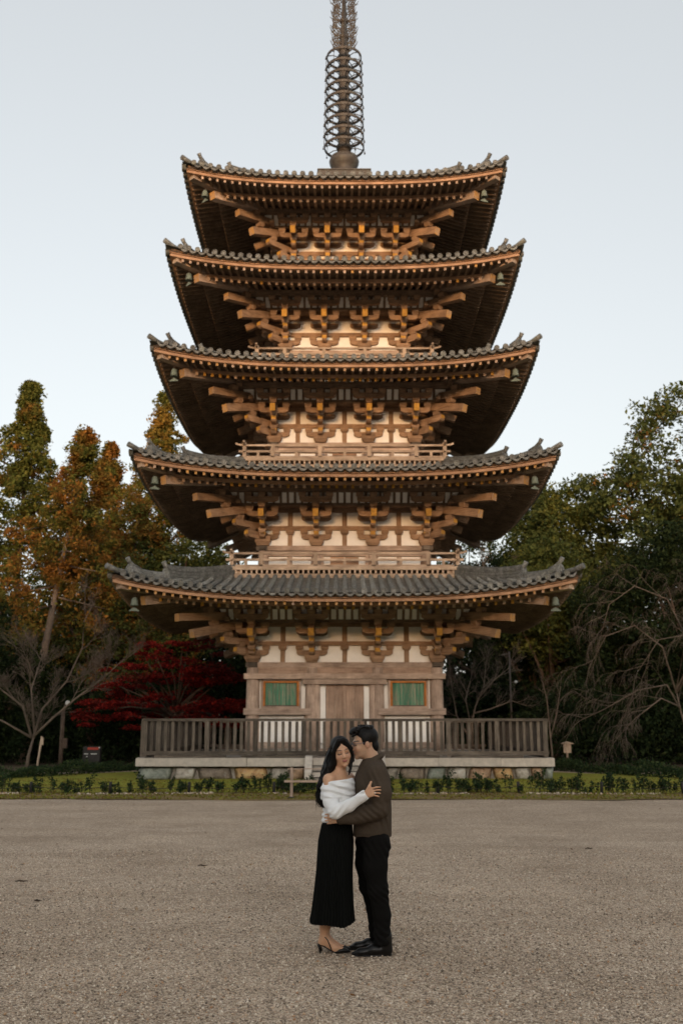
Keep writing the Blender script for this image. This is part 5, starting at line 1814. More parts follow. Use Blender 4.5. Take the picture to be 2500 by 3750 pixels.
def people_mats():
    m, nt, b = new_mat('skin')
    at = N(nt, 'ShaderNodeAttribute', attribute_name='Col')
    v = coords(nt, (1, 1, 1))
    n = noise(nt, v, 30, 4, 0.6)
    c = mixc(nt, 1.0, at.outputs['Color'], ramp(nt, n, [(0.3, (0.92, 0.9, 0.9)), (0.7, (1.05, 1.04, 1.03))]), 'MULTIPLY')
    nt.links.new(c, b.inputs['Base Color'])
    b.inputs['Roughness'].default_value = 0.5
    b.inputs['Subsurface Weight'].default_value = 0.12
    b.inputs['Subsurface Radius'].default_value = (0.010, 0.004, 0.002)
    b.inputs['Subsurface Scale'].default_value = 0.5
    def cloth(name, col, rough, sc, strength, sheen=0.0, stripe=None):
        m, nt, b = new_mat(name)
        v = coords(nt, stripe or (1, 1, 1))
        n = noise(nt, v, sc, 4, 0.65)
        c = ramp(nt, n, [(0.3, tuple(x * 0.9 for x in col)), (0.7, tuple(min(0.84, x * 1.08) for x in col))])
        nt.links.new(c, b.inputs['Base Color'])
        b.inputs['Roughness'].default_value = rough
        b.inputs['Specular IOR Level'].default_value = 0.06
        if sheen:
            b.inputs['Sheen Weight'].default_value = sheen
        bump(nt, n, b, strength, 0.004)
    cloth('brown_knit', (0.068, 0.051, 0.037), 0.95, 160, 0.5, 0.0)
    cloth('white_knit', (0.80, 0.80, 0.785), 0.95, 260, 0.25, 0.0)
    cloth('black_cloth', (0.0075, 0.007, 0.0065), 0.9, 120, 0.3, 0.0)
    cloth('black_skirt', (0.006, 0.0065, 0.0058), 0.85, 90, 0.3)
    m, nt, b = new_mat('black_leather')
    b.inputs['Base Color'].default_value = (0.006, 0.0055, 0.005, 1)
    b.inputs['Roughness'].default_value = 0.34
    b.inputs['Specular IOR Level'].default_value = 0.3
    bump(nt, noise(nt, coords(nt, (1, 1, 1)), 60, 3), b, 0.15, 0.004)
    m, nt, b = new_mat('black_hair')
    v = coords(nt, (60, 60, 3.0))
    n = noise(nt, v, 3.0, 4, 0.6, 0.4)
    c = ramp(nt, n, [(0.35, (0.003, 0.0026, 0.0024)), (0.7, (0.011, 0.0085, 0.007))])
    nt.links.new(c, b.inputs['Base Color'])
    b.inputs['Roughness'].default_value = 0.45
    b.inputs['Specular IOR Level'].default_value = 0.16
    bump(nt, n, b, 0.5, 0.004)
    m, nt, b = new_mat('gold')
    b.inputs['Base Color'].default_value = (0.8, 0.7, 0.5, 1)
    b.inputs['Metallic'].default_value = 1.0
    b.inputs['Roughness'].default_value = 0.2
    m, nt, b = new_mat('pearl')
    b.inputs['Base Color'].default_value = (0.85, 0.82, 0.76, 1)
    b.inputs['Roughness'].default_value = 0.2
    m, nt, b = new_mat('frame_metal')
    b.inputs['Base Color'].default_value = (0.16, 0.17, 0.20, 1)
    b.inputs['Metallic'].default_value = 0.6
    b.inputs['Roughness'].default_value = 0.3
    m, nt, b = new_mat('lens')
    b.inputs['Base Color'].default_value = (0.9, 0.95, 1.0, 1)
    b.inputs['Roughness'].default_value = 0.05
    b.inputs['Transmission Weight'].default_value = 1.0
    b.inputs['IOR'].default_value = 1.02
people_mats()

def head_frame(origin, yaw, pitch, roll, scale):
    """local: x image right when facing the camera, -y forward, z up"""
    M = Matrix.Rotation(yaw, 3, 'Z') @ Matrix.Rotation(roll, 3, 'Y') @ Matrix.Rotation(pitch, 3, 'X')
    A = np.array(M, dtype=float)
    o = np.array(origin, float)
    def W(p):
        return tuple(o + A @ (np.array(p, float) * scale))
    def Lc(P):
        return ((P - o) @ A) / scale
    return A, W, Lc
def head(v, A, W, s, male):
    E_ = lambda c, r_, k, sub=False: v.ell(W(c), np.array(r_) * s, k, sub, A)
    E_((0, 0.018, 0.035), (0.074, 0.092, 0.088), 0.02)
    E_((0, -0.030, -0.028), (0.063 if male else 0.061, 0.064, 0.082), 0.03)
    E_((0, -0.040, -0.082), (0.050 if male else 0.040, 0.045, 0.034), 0.025)
    E_((0, -0.081, -0.102), (0.024 if male else 0.017, 0.017, 0.017), 0.018)
    for sx in (-1, 1):
        E_((sx * 0.034, -0.062, -0.034), (0.027, 0.022, 0.026), 0.02)
        E_((sx * 0.031, -0.096, 0.004), (0.018, 0.010, 0.011), 0.012, True)
        E_((sx * 0.031, -0.069, 0.003), (0.0165, 0.0165, 0.0145), 0.006)
        E_((sx * 0.077, 0.012, -0.012), (0.009, 0.020, 0.031), 0.006)
        E_((sx * 0.012, -0.098, -0.036), (0.0095, 0.010, 0.008), 0.006)
    E_((0, -0.078, 0.022), (0.048, 0.017, 0.012), 0.015)
    v.cone(W((0, -0.086, 0.012)), W((0, -0.110 if not male else -0.114, -0.032)), 0.009 * s, 0.0125 * s, 0.010)
    E_((0, -0.0915, -0.0600), (0.019, 0.009, 0.0055), 0.008)
    E_((0, -0.0910, -0.0690), (0.016, 0.0095, 0.0062), 0.008)
def face_paint(P, Lc, base, male):
    C = np.tile(np.array(base, np.float32), (len(P), 1))
    q = Lc(P)
    x, y, z = q[:, 0], q[:, 1], q[:, 2]
    near = (np.abs(x) < 0.12) & (np.abs(z) < 0.16) & (y < 0.12) & (y > -0.14)
    front = near & (y < -0.035)
    ax = np.abs(x)
    def put(mask, col, a=1.0):
        C[mask] = C[mask] * (1 - a) + np.array(col, np.float32) * a
    # warm cheeks, nose and ears
    put(front & ((ax - 0.036) ** 2 / 0.022 ** 2 + (z + 0.035) ** 2 / 0.022 ** 2 < 1), (0.50, 0.235, 0.155), 0.35)
    put(near & (ax > 0.070) & (np.abs(z + 0.01) < 0.04), (0.50, 0.24, 0.16), 0.4)
    # lips
    lip = front & (y < -0.08) & (ax < 0.0215) & (np.abs(z + 0.0645 - 0.14 * ax) < 0.0098 * np.sqrt(np.clip(1 - (ax / 0.022) ** 2, 0, 1)))
    put(lip, (0.36, 0.10, 0.08) if not male else (0.36, 0.16, 0.12), 0.9)
    put(front & (y < -0.08) & (ax < 0.021) & (np.abs(z + 0.0650) < 0.0018), (0.12, 0.03, 0.025), 0.8)
    # lowered lids with dark lash line, brows
    ex = (ax - 0.031) / 0.0185
    lash = -0.0035 - 0.0035 * (1 - ex ** 2)
    put(front & (np.abs(ex) < 1) & (np.abs(z - 0.004) < 0.010), (0.30, 0.165, 0.105), 0.5)
    put(front & (np.abs(ex) < 1.02) & (np.abs(z - lash) < 0.0038), (0.018, 0.012, 0.010), 0.95)
    bw = 0.0225 + 0.005 * (1 - ((ax - 0.036) / 0.024) ** 2)
    put(front & (np.abs(ax - 0.034) < 0.0235) & (np.abs(z - bw) < (0.0052 if male else 0.0036)), (0.022, 0.015, 0.012), 0.9)
    # nostrils
    put(front & (y < -0.09) & (np.abs(ax - 0.007) < 0.0035) & (np.abs(z + 0.043) < 0.0025), (0.10, 0.04, 0.03), 0.7)
    if male:
        put(near & (y < 0.0) & (z < -0.055) & (z > -0.125) & ~lip, (0.25, 0.165, 0.125), 0.30)
    return C
def hand(v, palm0, palm1, width_dir, fingers, thumb, rf=0.0078, k=0.008):
    """palm between wrist and knuckles, four fingers, thumb from the side of the palm"""
    p0, p1, w_ = np.array(palm0), np.array(palm1), np.array(width_dir)
    for t in (-1.5, -0.5, 0.5, 1.5):
        v.cone(tuple(p0 + w_ * t * 0.008), tuple(p1 + w_ * t * 0.0175), 0.013, 0.0105, 0.012)
    for f_ in fingers:
        n = len(f_)
        for i in range(n - 1):
            v.cone(f_[i], f_[i + 1], rf * (1.08 - 0.10 * i), rf * (1.0 - 0.10 * i), k)
    n = len(thumb)
    for i in range(n - 1):
        v.cone(thumb[i], thumb[i + 1], 0.0125 - 0.0018 * i, 0.0105 - 0.0018 * i, 0.010)

# ---- man in a brown polo sweater, seen from his left side
man = empty('person', (0.26, 8.27, 0.0), 'man in brown collared sweater and glasses kissing the woman in white', 'person', 'couple embracing on the gravel')
H_M = 0.005
mo = (0.186, 8.265, 1.592)
A, W, LM = head_frame(mo, R(-90) + R(6), R(9), R(0), 0.985)
v = Vol((-0.14, 7.93, -0.01), (0.47, 8.68, 1.75), H_M)
v.cone((0.222, 8.268, 1.535), (0.262, 8.27, 1.41), 0.058, 0.068, 0.02)
v.cone((0.255, 8.27, 1.40), (0.262, 8.13, 1.355), 0.055, 0.05, 0.03).cone((0.255, 8.27, 1.40), (0.262, 8.41, 1.355), 0.055, 0.05, 0.03)
v.ell((0.245, 8.27, 1.26), (0.105, 0.165, 0.18), 0.05).ell((0.24, 8.27, 1.04), (0.098, 0.14, 0.19), 0.05).ell((0.25, 8.27, 0.89), (0.105, 0.15, 0.12), 0.04)
v.chain([(0.275, 8.10, 1.35), (0.292, 8.045, 1.10), (-0.006, 8.052, 1.016)], [0.046, 0.038, 0.027], 0.03)
v.chain([(0.275, 8.45, 1.365), (0.13, 8.53, 1.12), (-0.04, 8.45, 1.10)], [0.052, 0.042, 0.028], 0.03)
v.chain([(0.275, 8.18, 0.86), (0.285, 8.17, 0.50), (0.318, 8.20, 0.12), (0.318, 8.205, 0.06)], [0.078, 0.055, 0.036, 0.026], 0.02)
v.chain([(0.215, 8.36, 0.86), (0.222, 8.38, 0.49), (0.285, 8.42, 0.12), (0.285, 8.42, 0.06)], [0.075, 0.05, 0.036, 0.026], 0.02)
v.cone((0.318, 8.205, 0.045), (0.18, 8.2, 0.033), 0.024, 0.016, 0.02).cone((0.285, 8.42, 0.045), (0.15, 8.41, 0.033), 0.024, 0.016, 0.02)
head(v, A, W, 0.985, True)
# his left hand on her waist: fingers stacked and curling round her back
hand(v, (-0.014, 8.050, 1.016), (-0.068, 8.060, 1.024), (0, 0, 1.0),
     [[(-0.066, 8.060, 1.052), (-0.098, 8.065, 1.056), (-0.124, 8.083, 1.054)],
      [(-0.070, 8.060, 1.034), (-0.104, 8.063, 1.034), (-0.130, 8.083, 1.030)],
      [(-0.068, 8.062, 1.015), (-0.100, 8.065, 1.012), (-0.124, 8.083, 1.007)],
      [(-0.062, 8.065, 0.998), (-0.088, 8.069, 0.992), (-0.108, 8.083, 0.987)]],
     [(-0.026, 8.045, 1.039), (-0.051, 8.033, 1.060), (-0.074, 8.037, 1.072)], 0.0085)
hand(v, (-0.04, 8.45, 1.10), (-0.08, 8.44, 1.09), (0, 0, 1.0),
     [[(-0.08, 8.44, 1.07 + 0.018 * i), (-0.11, 8.42, 1.07 + 0.018 * i), (-0.125, 8.40, 1.07 + 0.018 * i)] for i in range(4)],
     [(-0.05, 8.44, 1.12), (-0.08, 8.43, 1.135)], 0.0085)
SKIN_M, SKIN_W = (0.50, 0.295, 0.18), (0.56, 0.32, 0.19)
vol_obj('body', v, 'skin', man, lambda P: face_paint(P, LM, SKIN_M, True), 1)
# sweater
v = Vol((-0.08, 7.90, 0.80), (0.50, 8.72, 1.60), 0.006)
v.ell((0.247, 8.27, 1.265), (0.150, 0.196, 0.19), 0.05).cone((0.247, 8.27, 1.10), (0.245, 8.27, 0.86), 0.160, 0.160, 0.05, False, (0.95, 1.16, 1))
v.cone((0.25, 8.27, 1.405), (0.266, 8.11, 1.368), 0.082, 0.072, 0.05).cone((0.25, 8.27, 1.405), (0.266, 8.43, 1.368), 0.082, 0.072, 0.05)
v.chain([(0.282, 8.085, 1.355), (0.308, 8.045, 1.22), (0.302, 8.045, 1.096)], [0.078, 0.078, 0.070], 0.035)
v.chain([(0.302, 8.045, 1.096), (0.15, 8.050, 1.045), (-0.004, 8.052, 1.017)], [0.070, 0.058, 0.039], 0.02)
v.chain([(0.278, 8.455, 1.36), (0.13, 8.53, 1.12), (-0.02, 8.455, 1.10)], [0.072, 0.058, 0.04], 0.03)
v.torus((0.252, 8.269, 1.458), 0.080, 0.085, 0.016, (0.42, 0), 0.012)
v.torus((0.250, 8.269, 1.478), 0.070, 0.074, 0.011, (0.45, 0), 0.008)
v.cone((0.180, 8.235, 1.425), (0.160, 8.20, 1.408), 0.012, 0.007, 0.012).cone((0.200, 8.20, 1.442), (0.172, 8.19, 1.415), 0.012, 0.007, 0.012)
v.cone((0.232, 8.269, 1.62), (0.262, 8.269, 1.40), 0.055, 0.062, 0.0, True)
v.cut(lambda X, Y, Z: 0.876 - Z - 0.004 * np.sin(Y * 30) + 0 * X)
def man_folds(P):
    d = np.zeros_like(P)
    x, y, z = P[:, 0], P[:, 1], P[:, 2]
    near = np.clip((8.24 - y) / 0.1, 0, 1)
    el = np.exp(-((x - 0.20) ** 2 / 0.010 + (z - 1.085) ** 2 / 0.006))
    sh = np.exp(-((x - 0.235) ** 2 / 0.004 + (z - 1.31) ** 2 / 0.012))
    bk = np.exp(-((x - 0.36) ** 2 / 0.004 + (z - 1.02) ** 2 / 0.02))
    d[:, 1] = near * (0.007 * el * np.sin(x * 95 + z * 120) + 0.006 * sh * np.sin(z * 60 + x * 140) + 0.007 * bk * np.sin(z * 45 + x * 130))
    d[:, 1] += near * 0.004 * np.sin(z * 28 + x * 22) * np.sin(x * 17 + 1)
    d[:, 2] = 0.003 * near * np.sin(x * 40 + 1)
    hem = np.clip((0.905 - z) / 0.01, 0, 1)
    d[:, 1] += hem * near * 0.006
    return d
vol_obj('sweater', v, 'brown_knit', man, None, 2, man_folds)
# trousers
v = Vol((0.02, 7.98, 0.05), (0.48, 8.60, 0.98), 0.006)
v.ell((0.250, 8.27, 0.865), (0.122, 0.152, 0.105), 0.04).ell((0.288, 8.25, 0.80), (0.100, 0.15, 0.09), 0.04)
v.chain([(0.272, 8.18, 0.84), (0.262, 8.165, 0.66), (0.282, 8.165, 0.49), (0.312, 8.185, 0.30), (0.312, 8.20, 0.085)], [0.108, 0.092, 0.076, 0.066, 0.062], 0.03)
v.chain([(0.215, 8.36, 0.84), (0.205, 8.37, 0.66), (0.222, 8.38, 0.49), (0.272, 8.41, 0.30), (0.283, 8.42, 0.11)], [0.105, 0.092, 0.078, 0.068, 0.062], 0.03)
v.cut(lambda X, Y, Z: 0.082 - Z - 0.05 * (X - 0.31) + 0.02 * (Y - 8.2))
def leg_folds(P):
    d = np.zeros_like(P)
    x, y, z = P[:, 0], P[:, 1], P[:, 2]
    kn = np.exp(-((z - 0.46) ** 2) / 0.006)
    an = np.exp(-((z - 0.16) ** 2) / 0.010)
    hp = np.exp(-((z - 0.78) ** 2) / 0.006)
    wv = 0.004 * kn * np.sin(z * 120 + x * 110 + 3 * np.sin(y * 30)) + 0.005 * an * np.sin(z * 95 + x * 80 + 3 * np.sin(y * 25)) + 0.004 * hp * np.sin(z * 70 + x * 120)
    d[:, 0] = wv * np.tanh((x - np.where(y < 8.28, 0.29, 0.235)) / 0.02) * np.where(np.abs(y - 8.28) < 0.02, 0.3, 1.0)
    d[:, 1] = -0.7 * wv
    return d
vol_obj('trousers', v, 'black_cloth', man, None, 2, leg_folds)
def boot(name, cx, cy, toe, yaw, parent):
    v = Vol((toe - 0.03, cy - 0.09, -0.012), (cx + 0.10, cy + 0.09, 0.20), 0.004)
    hx = cx + 0.055
    v.cone((hx - 0.022, cy, 0.045), (hx - 0.042, cy, 0.14), 0.042, 0.060, 0.02)
    v.cone((hx - 0.03, cy, 0.042), (hx - 0.13, cy - 0.004, 0.048), 0.040, 0.040, 0.02)
    v.cone((hx - 0.10, cy, 0.040), (toe + 0.075, cy - 0.008, 0.030), 0.040, 0.032, 0.02, False, (1, 1.05, 0.95))
    v.cone((toe + 0.085, cy - 0.008, 0.028), (toe + 0.022, cy - 0.004, 0.018), 0.034, 0.016, 0.012, False, (1, 1, 0.85))
    v.cut(lambda X, Y, Z: 0.008 - Z + 0 * X + 0 * Y)
    # sole and heel
    v.cone((toe + 0.05, cy - 0.006, 0.006), (toe + 0.11, cy - 0.006, 0.006), 0.030, 0.041, 0.0, False, (1, 1, 0.16))
    v.cone((toe + 0.11, cy - 0.006, 0.006), (hx - 0.05, cy, 0.007), 0.041, 0.036, 0.0, False, (1, 1, 0.16))
    v.cone((hx - 0.045, cy, 0.010), (hx - 0.02, cy, 0.010), 0.037, 0.037, 0.0, False, (1, 1, 0.28))
    return vol_obj(name, v, 'black_leather', parent, None, 2)
boot('boot', 0.318, 8.205, 0.070, 0, man)
boot('boot', 0.285, 8.42, 0.045, 0, man)
# hair: short sides, wavy volume on top
v = Vol((0.02, 8.12, 1.48), (0.36, 8.42, 1.80), 0.004)
Eh = lambda c, r_, k, sub=False: v.ell(W(c), np.array(r_) * 0.985, k, sub, A)
Eh((0, 0.028, 0.050), (0.080, 0.094, 0.086), 0.01)
Eh((0, 0.075, -0.030), (0.058, 0.040, 0.060), 0.02)
for sx in (-1, 1):
    Eh((sx * 0.068, 0.005, 0.020), (0.013, 0.030, 0.042), 0.012)
Eh((0, -0.055, 0.112), (0.058, 0.048, 0.030), 0.02)
Eh((0, -0.088, 0.100), (0.046, 0.026, 0.022), 0.015)
r4 = np.random.default_rng(8)
for i in range(70):
    a = r4.uniform(-1, 1); b_ = r4.uniform(-1, 1)
    px_, py_ = a * 0.062, 0.005 + b_ * 0.088
    pz_ = 0.050 + 0.088 * math.sqrt(max(0.04, 1 - (px_ / 0.088) ** 2 - ((py_ - 0.02) / 0.125) ** 2))
    p_ = np.array((px_, py_, pz_))
    d_ = np.array((r4.normal() * 0.014, -0.020 + r4.normal() * 0.012, r4.normal() * 0.006))
    v.cone(W(p_), W(p_ + d_), 0.010, 0.006, 0.004)
Eh((0, -0.090, -0.005), (0.075, 0.060, 0.073), 0.008, True)
for sx in (-1, 1):
    Eh((sx * 0.085, 0.004, -0.040), (0.03, 0.026, 0.042), 0.006, True)
vol_obj('hair', v, 'black_hair', man, None, 1)
gl = MB()
def gpt(p):
    return tuple(np.array(W(p)) - np.array(man.location))
for sx in (-1, 1):
    gl.tube([gpt((sx * 0.033 + 0.024 * math.cos(t), -0.104 + 0.006 * abs(math.cos(t)), 0.002 + 0.019 * math.sin(t))) for t in np.linspace(0, 6.283, 17)], 0.0017, 'frame_metal', 5)
    gl.tube([gpt((sx * 0.057, -0.098, 0.008)), gpt((sx * 0.072, -0.050, 0.008)), gpt((sx * 0.079, 0.010, 0.006))], 0.0020, 'frame_metal', 5)
gl.tube([gpt((-0.010, -0.110, 0.004)), gpt((0, -0.116, 0.008)), gpt((0.010, -0.110, 0.004))], 0.0017, 'frame_metal', 5)
obj('glasses', gl, man)

# ---- woman in white off-shoulder sweater and black pleated skirt, her face to the camera
wom = empty('person', (-0.04, 8.29, 0.0), 'woman in white off-shoulder sweater and long black skirt held by the man', 'person', 'couple embracing on the gravel')
wo = (0.000, 8.268, 1.522)
A, W, LW = head_frame(wo, R(10), R(4), R(-11), 0.95)
v = Vol((-0.30, 7.90, -0.01), (0.42, 8.62, 1.68), 0.0046)
v.cone((-0.004, 8.285, 1.46), (-0.018, 8.292, 1.33), 0.046, 0.052, 0.02)
sa = np.array(Matrix.Rotation(R(50), 3, 'Z'), float)
v.ell((-0.020, 8.285, 1.235), (0.140, 0.088, 0.125), 0.04, False, sa)
v.cone((-0.015, 8.29, 1.335), (-0.098, 8.185, 1.312), 0.038, 0.046, 0.035).cone((-0.015, 8.29, 1.335), (0.058, 8.385, 1.312), 0.038, 0.046, 0.035)
v.ell((-0.03, 8.285, 1.06), (0.098, 0.098, 0.13), 0.05).ell((-0.045, 8.285, 0.87), (0.11, 0.13, 0.14), 0.05)
v.ell((0.045, 8.22, 1.195), (0.055, 0.055, 0.055), 0.04).ell((0.06, 8.31, 1.195), (0.05, 0.05, 0.055), 0.04)
EL, WR = (-0.050, 8.015, 1.078), (0.176, 7.958, 1.203)
v.chain([(-0.100, 8.175, 1.308), (-0.090, 8.13, 1.22), EL, WR], [0.044, 0.036, 0.034, 0.0215], 0.02)
v.chain([(0.062, 8.40, 1.308), (0.20, 8.50, 1.12), (0.32, 8.475, 1.16)], [0.043, 0.036, 0.022], 0.02)
v.chain([(-0.085, 8.25, 0.82), (-0.115, 8.255, 0.48), (-0.128, 8.275, 0.30), (-0.138, 8.295, 0.115)], [0.075, 0.054, 0.050, 0.030], 0.03)
v.chain([(-0.02, 8.36, 0.82), (-0.08, 8.37, 0.48), (-0.105, 8.37, 0.30), (-0.130, 8.375, 0.115)], [0.075, 0.054, 0.050, 0.030], 0.03)
def foot(x, y):
    v.cone((x - 0.005, y, 0.115), (x - 0.018, y, 0.083), 0.030, 0.027, 0.02)
    v.cone((x + 0.005, y, 0.105), (x + 0.085, y - 0.004, 0.045), 0.030, 0.026, 0.025)
    v.cone((x + 0.085, y - 0.004, 0.035), (x + 0.165, y - 0.002, 0.024), 0.028, 0.014, 0.02)
    v.cone((x - 0.018, y, 0.080), (x + 0.085, y, 0.032), 0.024, 0.022, 0.02)
foot(-0.135, 8.295)
foot(-0.128, 8.375)
head(v, A, W, 0.95, False)
# her right hand spread on his upper arm
hy = 7.958
hand(v, (0.180, hy, 1.205), (0.236, hy + 0.000, 1.232), (-0.40, 0, 0.92),
     [[(0.232, hy, 1.256), (0.268, hy - 0.002, 1.266), (0.300, hy + 0.012, 1.266)],
      [(0.238, hy, 1.240), (0.280, hy - 0.003, 1.246), (0.314, hy + 0.012, 1.243)],
      [(0.243, hy, 1.224), (0.282, hy - 0.003, 1.224), (0.312, hy + 0.012, 1.218)],
      [(0.244, hy, 1.207), (0.272, hy - 0.001, 1.201), (0.296, hy + 0.010, 1.194)]],
     [(0.192, hy, 1.235), (0.214, hy - 0.004, 1.272), (0.228, hy + 0.006, 1.306)], 0.0068, 0.004)
hand(v, (0.32, 8.475, 1.16), (0.35, 8.46, 1.19), (0, 0, 1),
     [[(0.35, 8.46, 1.165 + 0.016 * i), (0.365, 8.45, 1.175 + 0.016 * i)] for i in range(4)], [(0.33, 8.46, 1.19), (0.34, 8.45, 1.215)], 0.0074)
vol_obj('body', v, 'skin', wom, lambda P: face_paint(P, LW, SKIN_W, False), 1)
# sweater: body, sleeves, folded wide collar round the shoulders
v = Vol((-0.30, 7.88, 0.92), (0.44, 8.64, 1.40), 0.0052)
v.ell((-0.020, 8.285, 1.22), (0.152, 0.104, 0.12), 0.04, False, sa)
v.cone((-0.026, 8.285, 1.16), (-0.036, 8.285, 0.98), 0.112, 0.122, 0.04, False, (1.0, 1.08, 1))
v.ell((0.045, 8.225, 1.18), (0.060, 0.062, 0.06), 0.04).ell((0.012, 8.165, 1.15), (0.080, 0.085, 0.085), 0.04)
v.chain([(-0.098, 8.155, 1.25), (-0.084, 8.095, 1.15), (-0.046, 8.008, 1.080)], [0.060, 0.058, 0.053], 0.02)
v.chain([(-0.046, 8.008, 1.080), (0.06, 7.992, 1.128), (0.150, 7.966, 1.187), (0.176, 7.96, 1.206)], [0.052, 0.046, 0.036, 0.041], 0.02)
v.chain([(0.068, 8.40, 1.27), (0.20, 8.505, 1.11), (0.31, 8.48, 1.15)], [0.056, 0.05, 0.035], 0.02)
v.cut(lambda X, Y, Z: np.maximum(Z - 1.285 - 0.10 * X + 0 * Y, 0.985 + 0.16 * np.clip(X + 0.10, -0.2, 0.2) - Z + 0 * Y))
for zz, gr, rr in ((1.288, 0.000, 0.019), (1.257, 0.013, 0.022), (1.222, 0.012, 0.022), (1.188, 0.018, 0.020)):
    v.torus((-0.028, 8.272, zz), 0.112 + gr, 0.160 + gr, rr, (0.13, -0.02), 0.016)
v.cone((0.172, 7.957, 1.20), (0.20, 7.955, 1.222), 0.027, 0.032, 0.004, True)
def knit_folds(P):
    d = np.zeros_like(P)
    x, y, z = P[:, 0], P[:, 1], P[:, 2]
    zz = z - 0.13 * x
    band = np.clip((zz - 1.175) / 0.02, 0, 1)
    d[:, 1] = -band * 0.009 * np.sin(zz * 125 + 6 * np.sin(x * 9)) * np.clip((8.3 - y) / 0.1, 0, 1)
    el = np.exp(-((x + 0.03) ** 2 + (z - 1.09) ** 2) / 0.006)
    d[:, 1] += el * 0.005 * np.sin(x * 120 - z * 90)
    wa = np.exp(-((z - 1.03) ** 2) / 0.004) * np.clip((-0.06 - x) / 0.03, 0, 1)
    d[:, 0] += wa * 0.006 * np.sin(z * 150)
    return d
vol_obj('sweater', v, 'white_knit', wom, None, 2, knit_folds)
# pleated skirt
def skirt():
    zs = np.array([1.00, 0.96, 0.84, 0.72, 0.62, 0.50, 0.37, 0.30, 0.235])
    Lx = np.array([-0.135, -0.158, -0.183, -0.190, -0.195, -0.208, -0.224, -0.234, -0.246])
    Rx = np.array([0.075, 0.085, 0.093, 0.088, 0.080, 0.077, 0.078, 0.081, 0.086])
    Yr = np.array([0.115, 0.130, 0.150, 0.155, 0.158, 0.165, 0.175, 0.182, 0.19])
    Zs = np.linspace(1.0, 0.235, 60)
    n = 260
    th = np.linspace(0, 2 * np.pi, n, endpoint=False)
    V = []
    for z in Zs:
        a = np.interp(z, zs[::-1], Lx[::-1]); b_ = np.interp(z, zs[::-1], Rx[::-1]); yr = np.interp(z, zs[::-1], Yr[::-1])
        t = (1.0 - z) / 0.765
        ple = (0.0025 + 0.006 * t) * np.sin(th * 44 + 0.6 * np.sin(th * 3)) + 0.010 * t ** 2 * np.sin(th * 7 + 1.5) + 0.006 * t * np.sin(th * 12 + 3 * z)
        cx, rx = (a + b_) / 2, (b_ - a) / 2
        x = cx + (rx + ple) * np.cos(th)
        y = 8.285 + (yr + ple) * np.sin(th)
        dz = -0.020 * t ** 3 * np.exp(-((x - 0.02) / 0.06) ** 2) + 0.004 * t * np.sin(th * 6)
        V.append(np.stack([x, y, z + dz], -1))
    V = np.concatenate(V) - np.array(wom.location)
    i = np.arange(len(Zs) * n).reshape(len(Zs), n)
    j = np.roll(i, -1, axis=1)
    F = np.stack([i[:-1], i[1:], j[1:], j[:-1]], -1).reshape(-1, 4)
    o = bpy.data.objects.new('skirt', np_mesh('skirt', V, F, 'black_skirt', True))
    COL.objects.link(o)
    o.parent = wom
skirt()
# shoes: pointed toe, slim sole, small heel, diagonal strap
def heel_shoe(x, y):
    m = MB()
    L0 = np.array(wom.location)
    Q = lambda a, b_, c: tuple(np.array((a, b_, c)) - L0)
    def ring(cx, cz, w_, h_):
        return [Q(cx, y + w_ * math.cos(t), cz + h_ * math.sin(t)) for t in np.linspace(0, 2 * math.pi, 12, endpoint=False)]
    st = [(x - 0.045, 0.068, 0.024, 0.010), (x - 0.01, 0.060, 0.027, 0.009), (x + 0.04, 0.030, 0.025, 0.008), (x + 0.085, 0.012, 0.032, 0.010), (x + 0.12, 0.022, 0.032, 0.020), (x + 0.155, 0.024, 0.025, 0.020), (x + 0.185, 0.018, 0.014, 0.013), (x + 0.205, 0.013, 0.004, 0.005)]
    V = [p for s in st for p in ring(*s)]
    F = [(i * 12 + j, (i + 1) * 12 + j, (i + 1) * 12 + (j + 1) % 12, i * 12 + (j + 1) % 12) for i in range(len(st) - 1) for j in range(12)]
    F += [tuple(range(11, -1, -1)), tuple((len(st) - 1) * 12 + j for j in range(12))]
    m.add(V, F, 'black_leather', True)
    m.tube([Q(x - 0.040, y, 0.066), Q(x - 0.034, y, 0.030), Q(x - 0.028, y, 0.0)], 0.012, 'black_leather', 8, [0.016, 0.008, 0.006])
    m.tube([Q(x + 0.060, y - 0.027, 0.022), Q(x + 0.045, y - 0.037, 0.065), Q(x + 0.028, y - 0.031, 0.10), Q(x + 0.010, y - 0.036, 0.122), Q(x - 0.02, y - 0.028, 0.130), Q(x - 0.036, y, 0.132)], 0.0042, 'black_leather', 6)
    m.tube([Q(x + 0.085, y - 0.026, 0.030), Q(x + 0.060, y - 0.012, 0.082), Q(x + 0.030, y + 0.012, 0.110), Q(x + 0.0, y + 0.03, 0.125)], 0.0042, 'black_leather', 6)
    obj('shoe', m, wom)
heel_shoe(-0.135, 8.295)
heel_shoe(-0.128, 8.375)
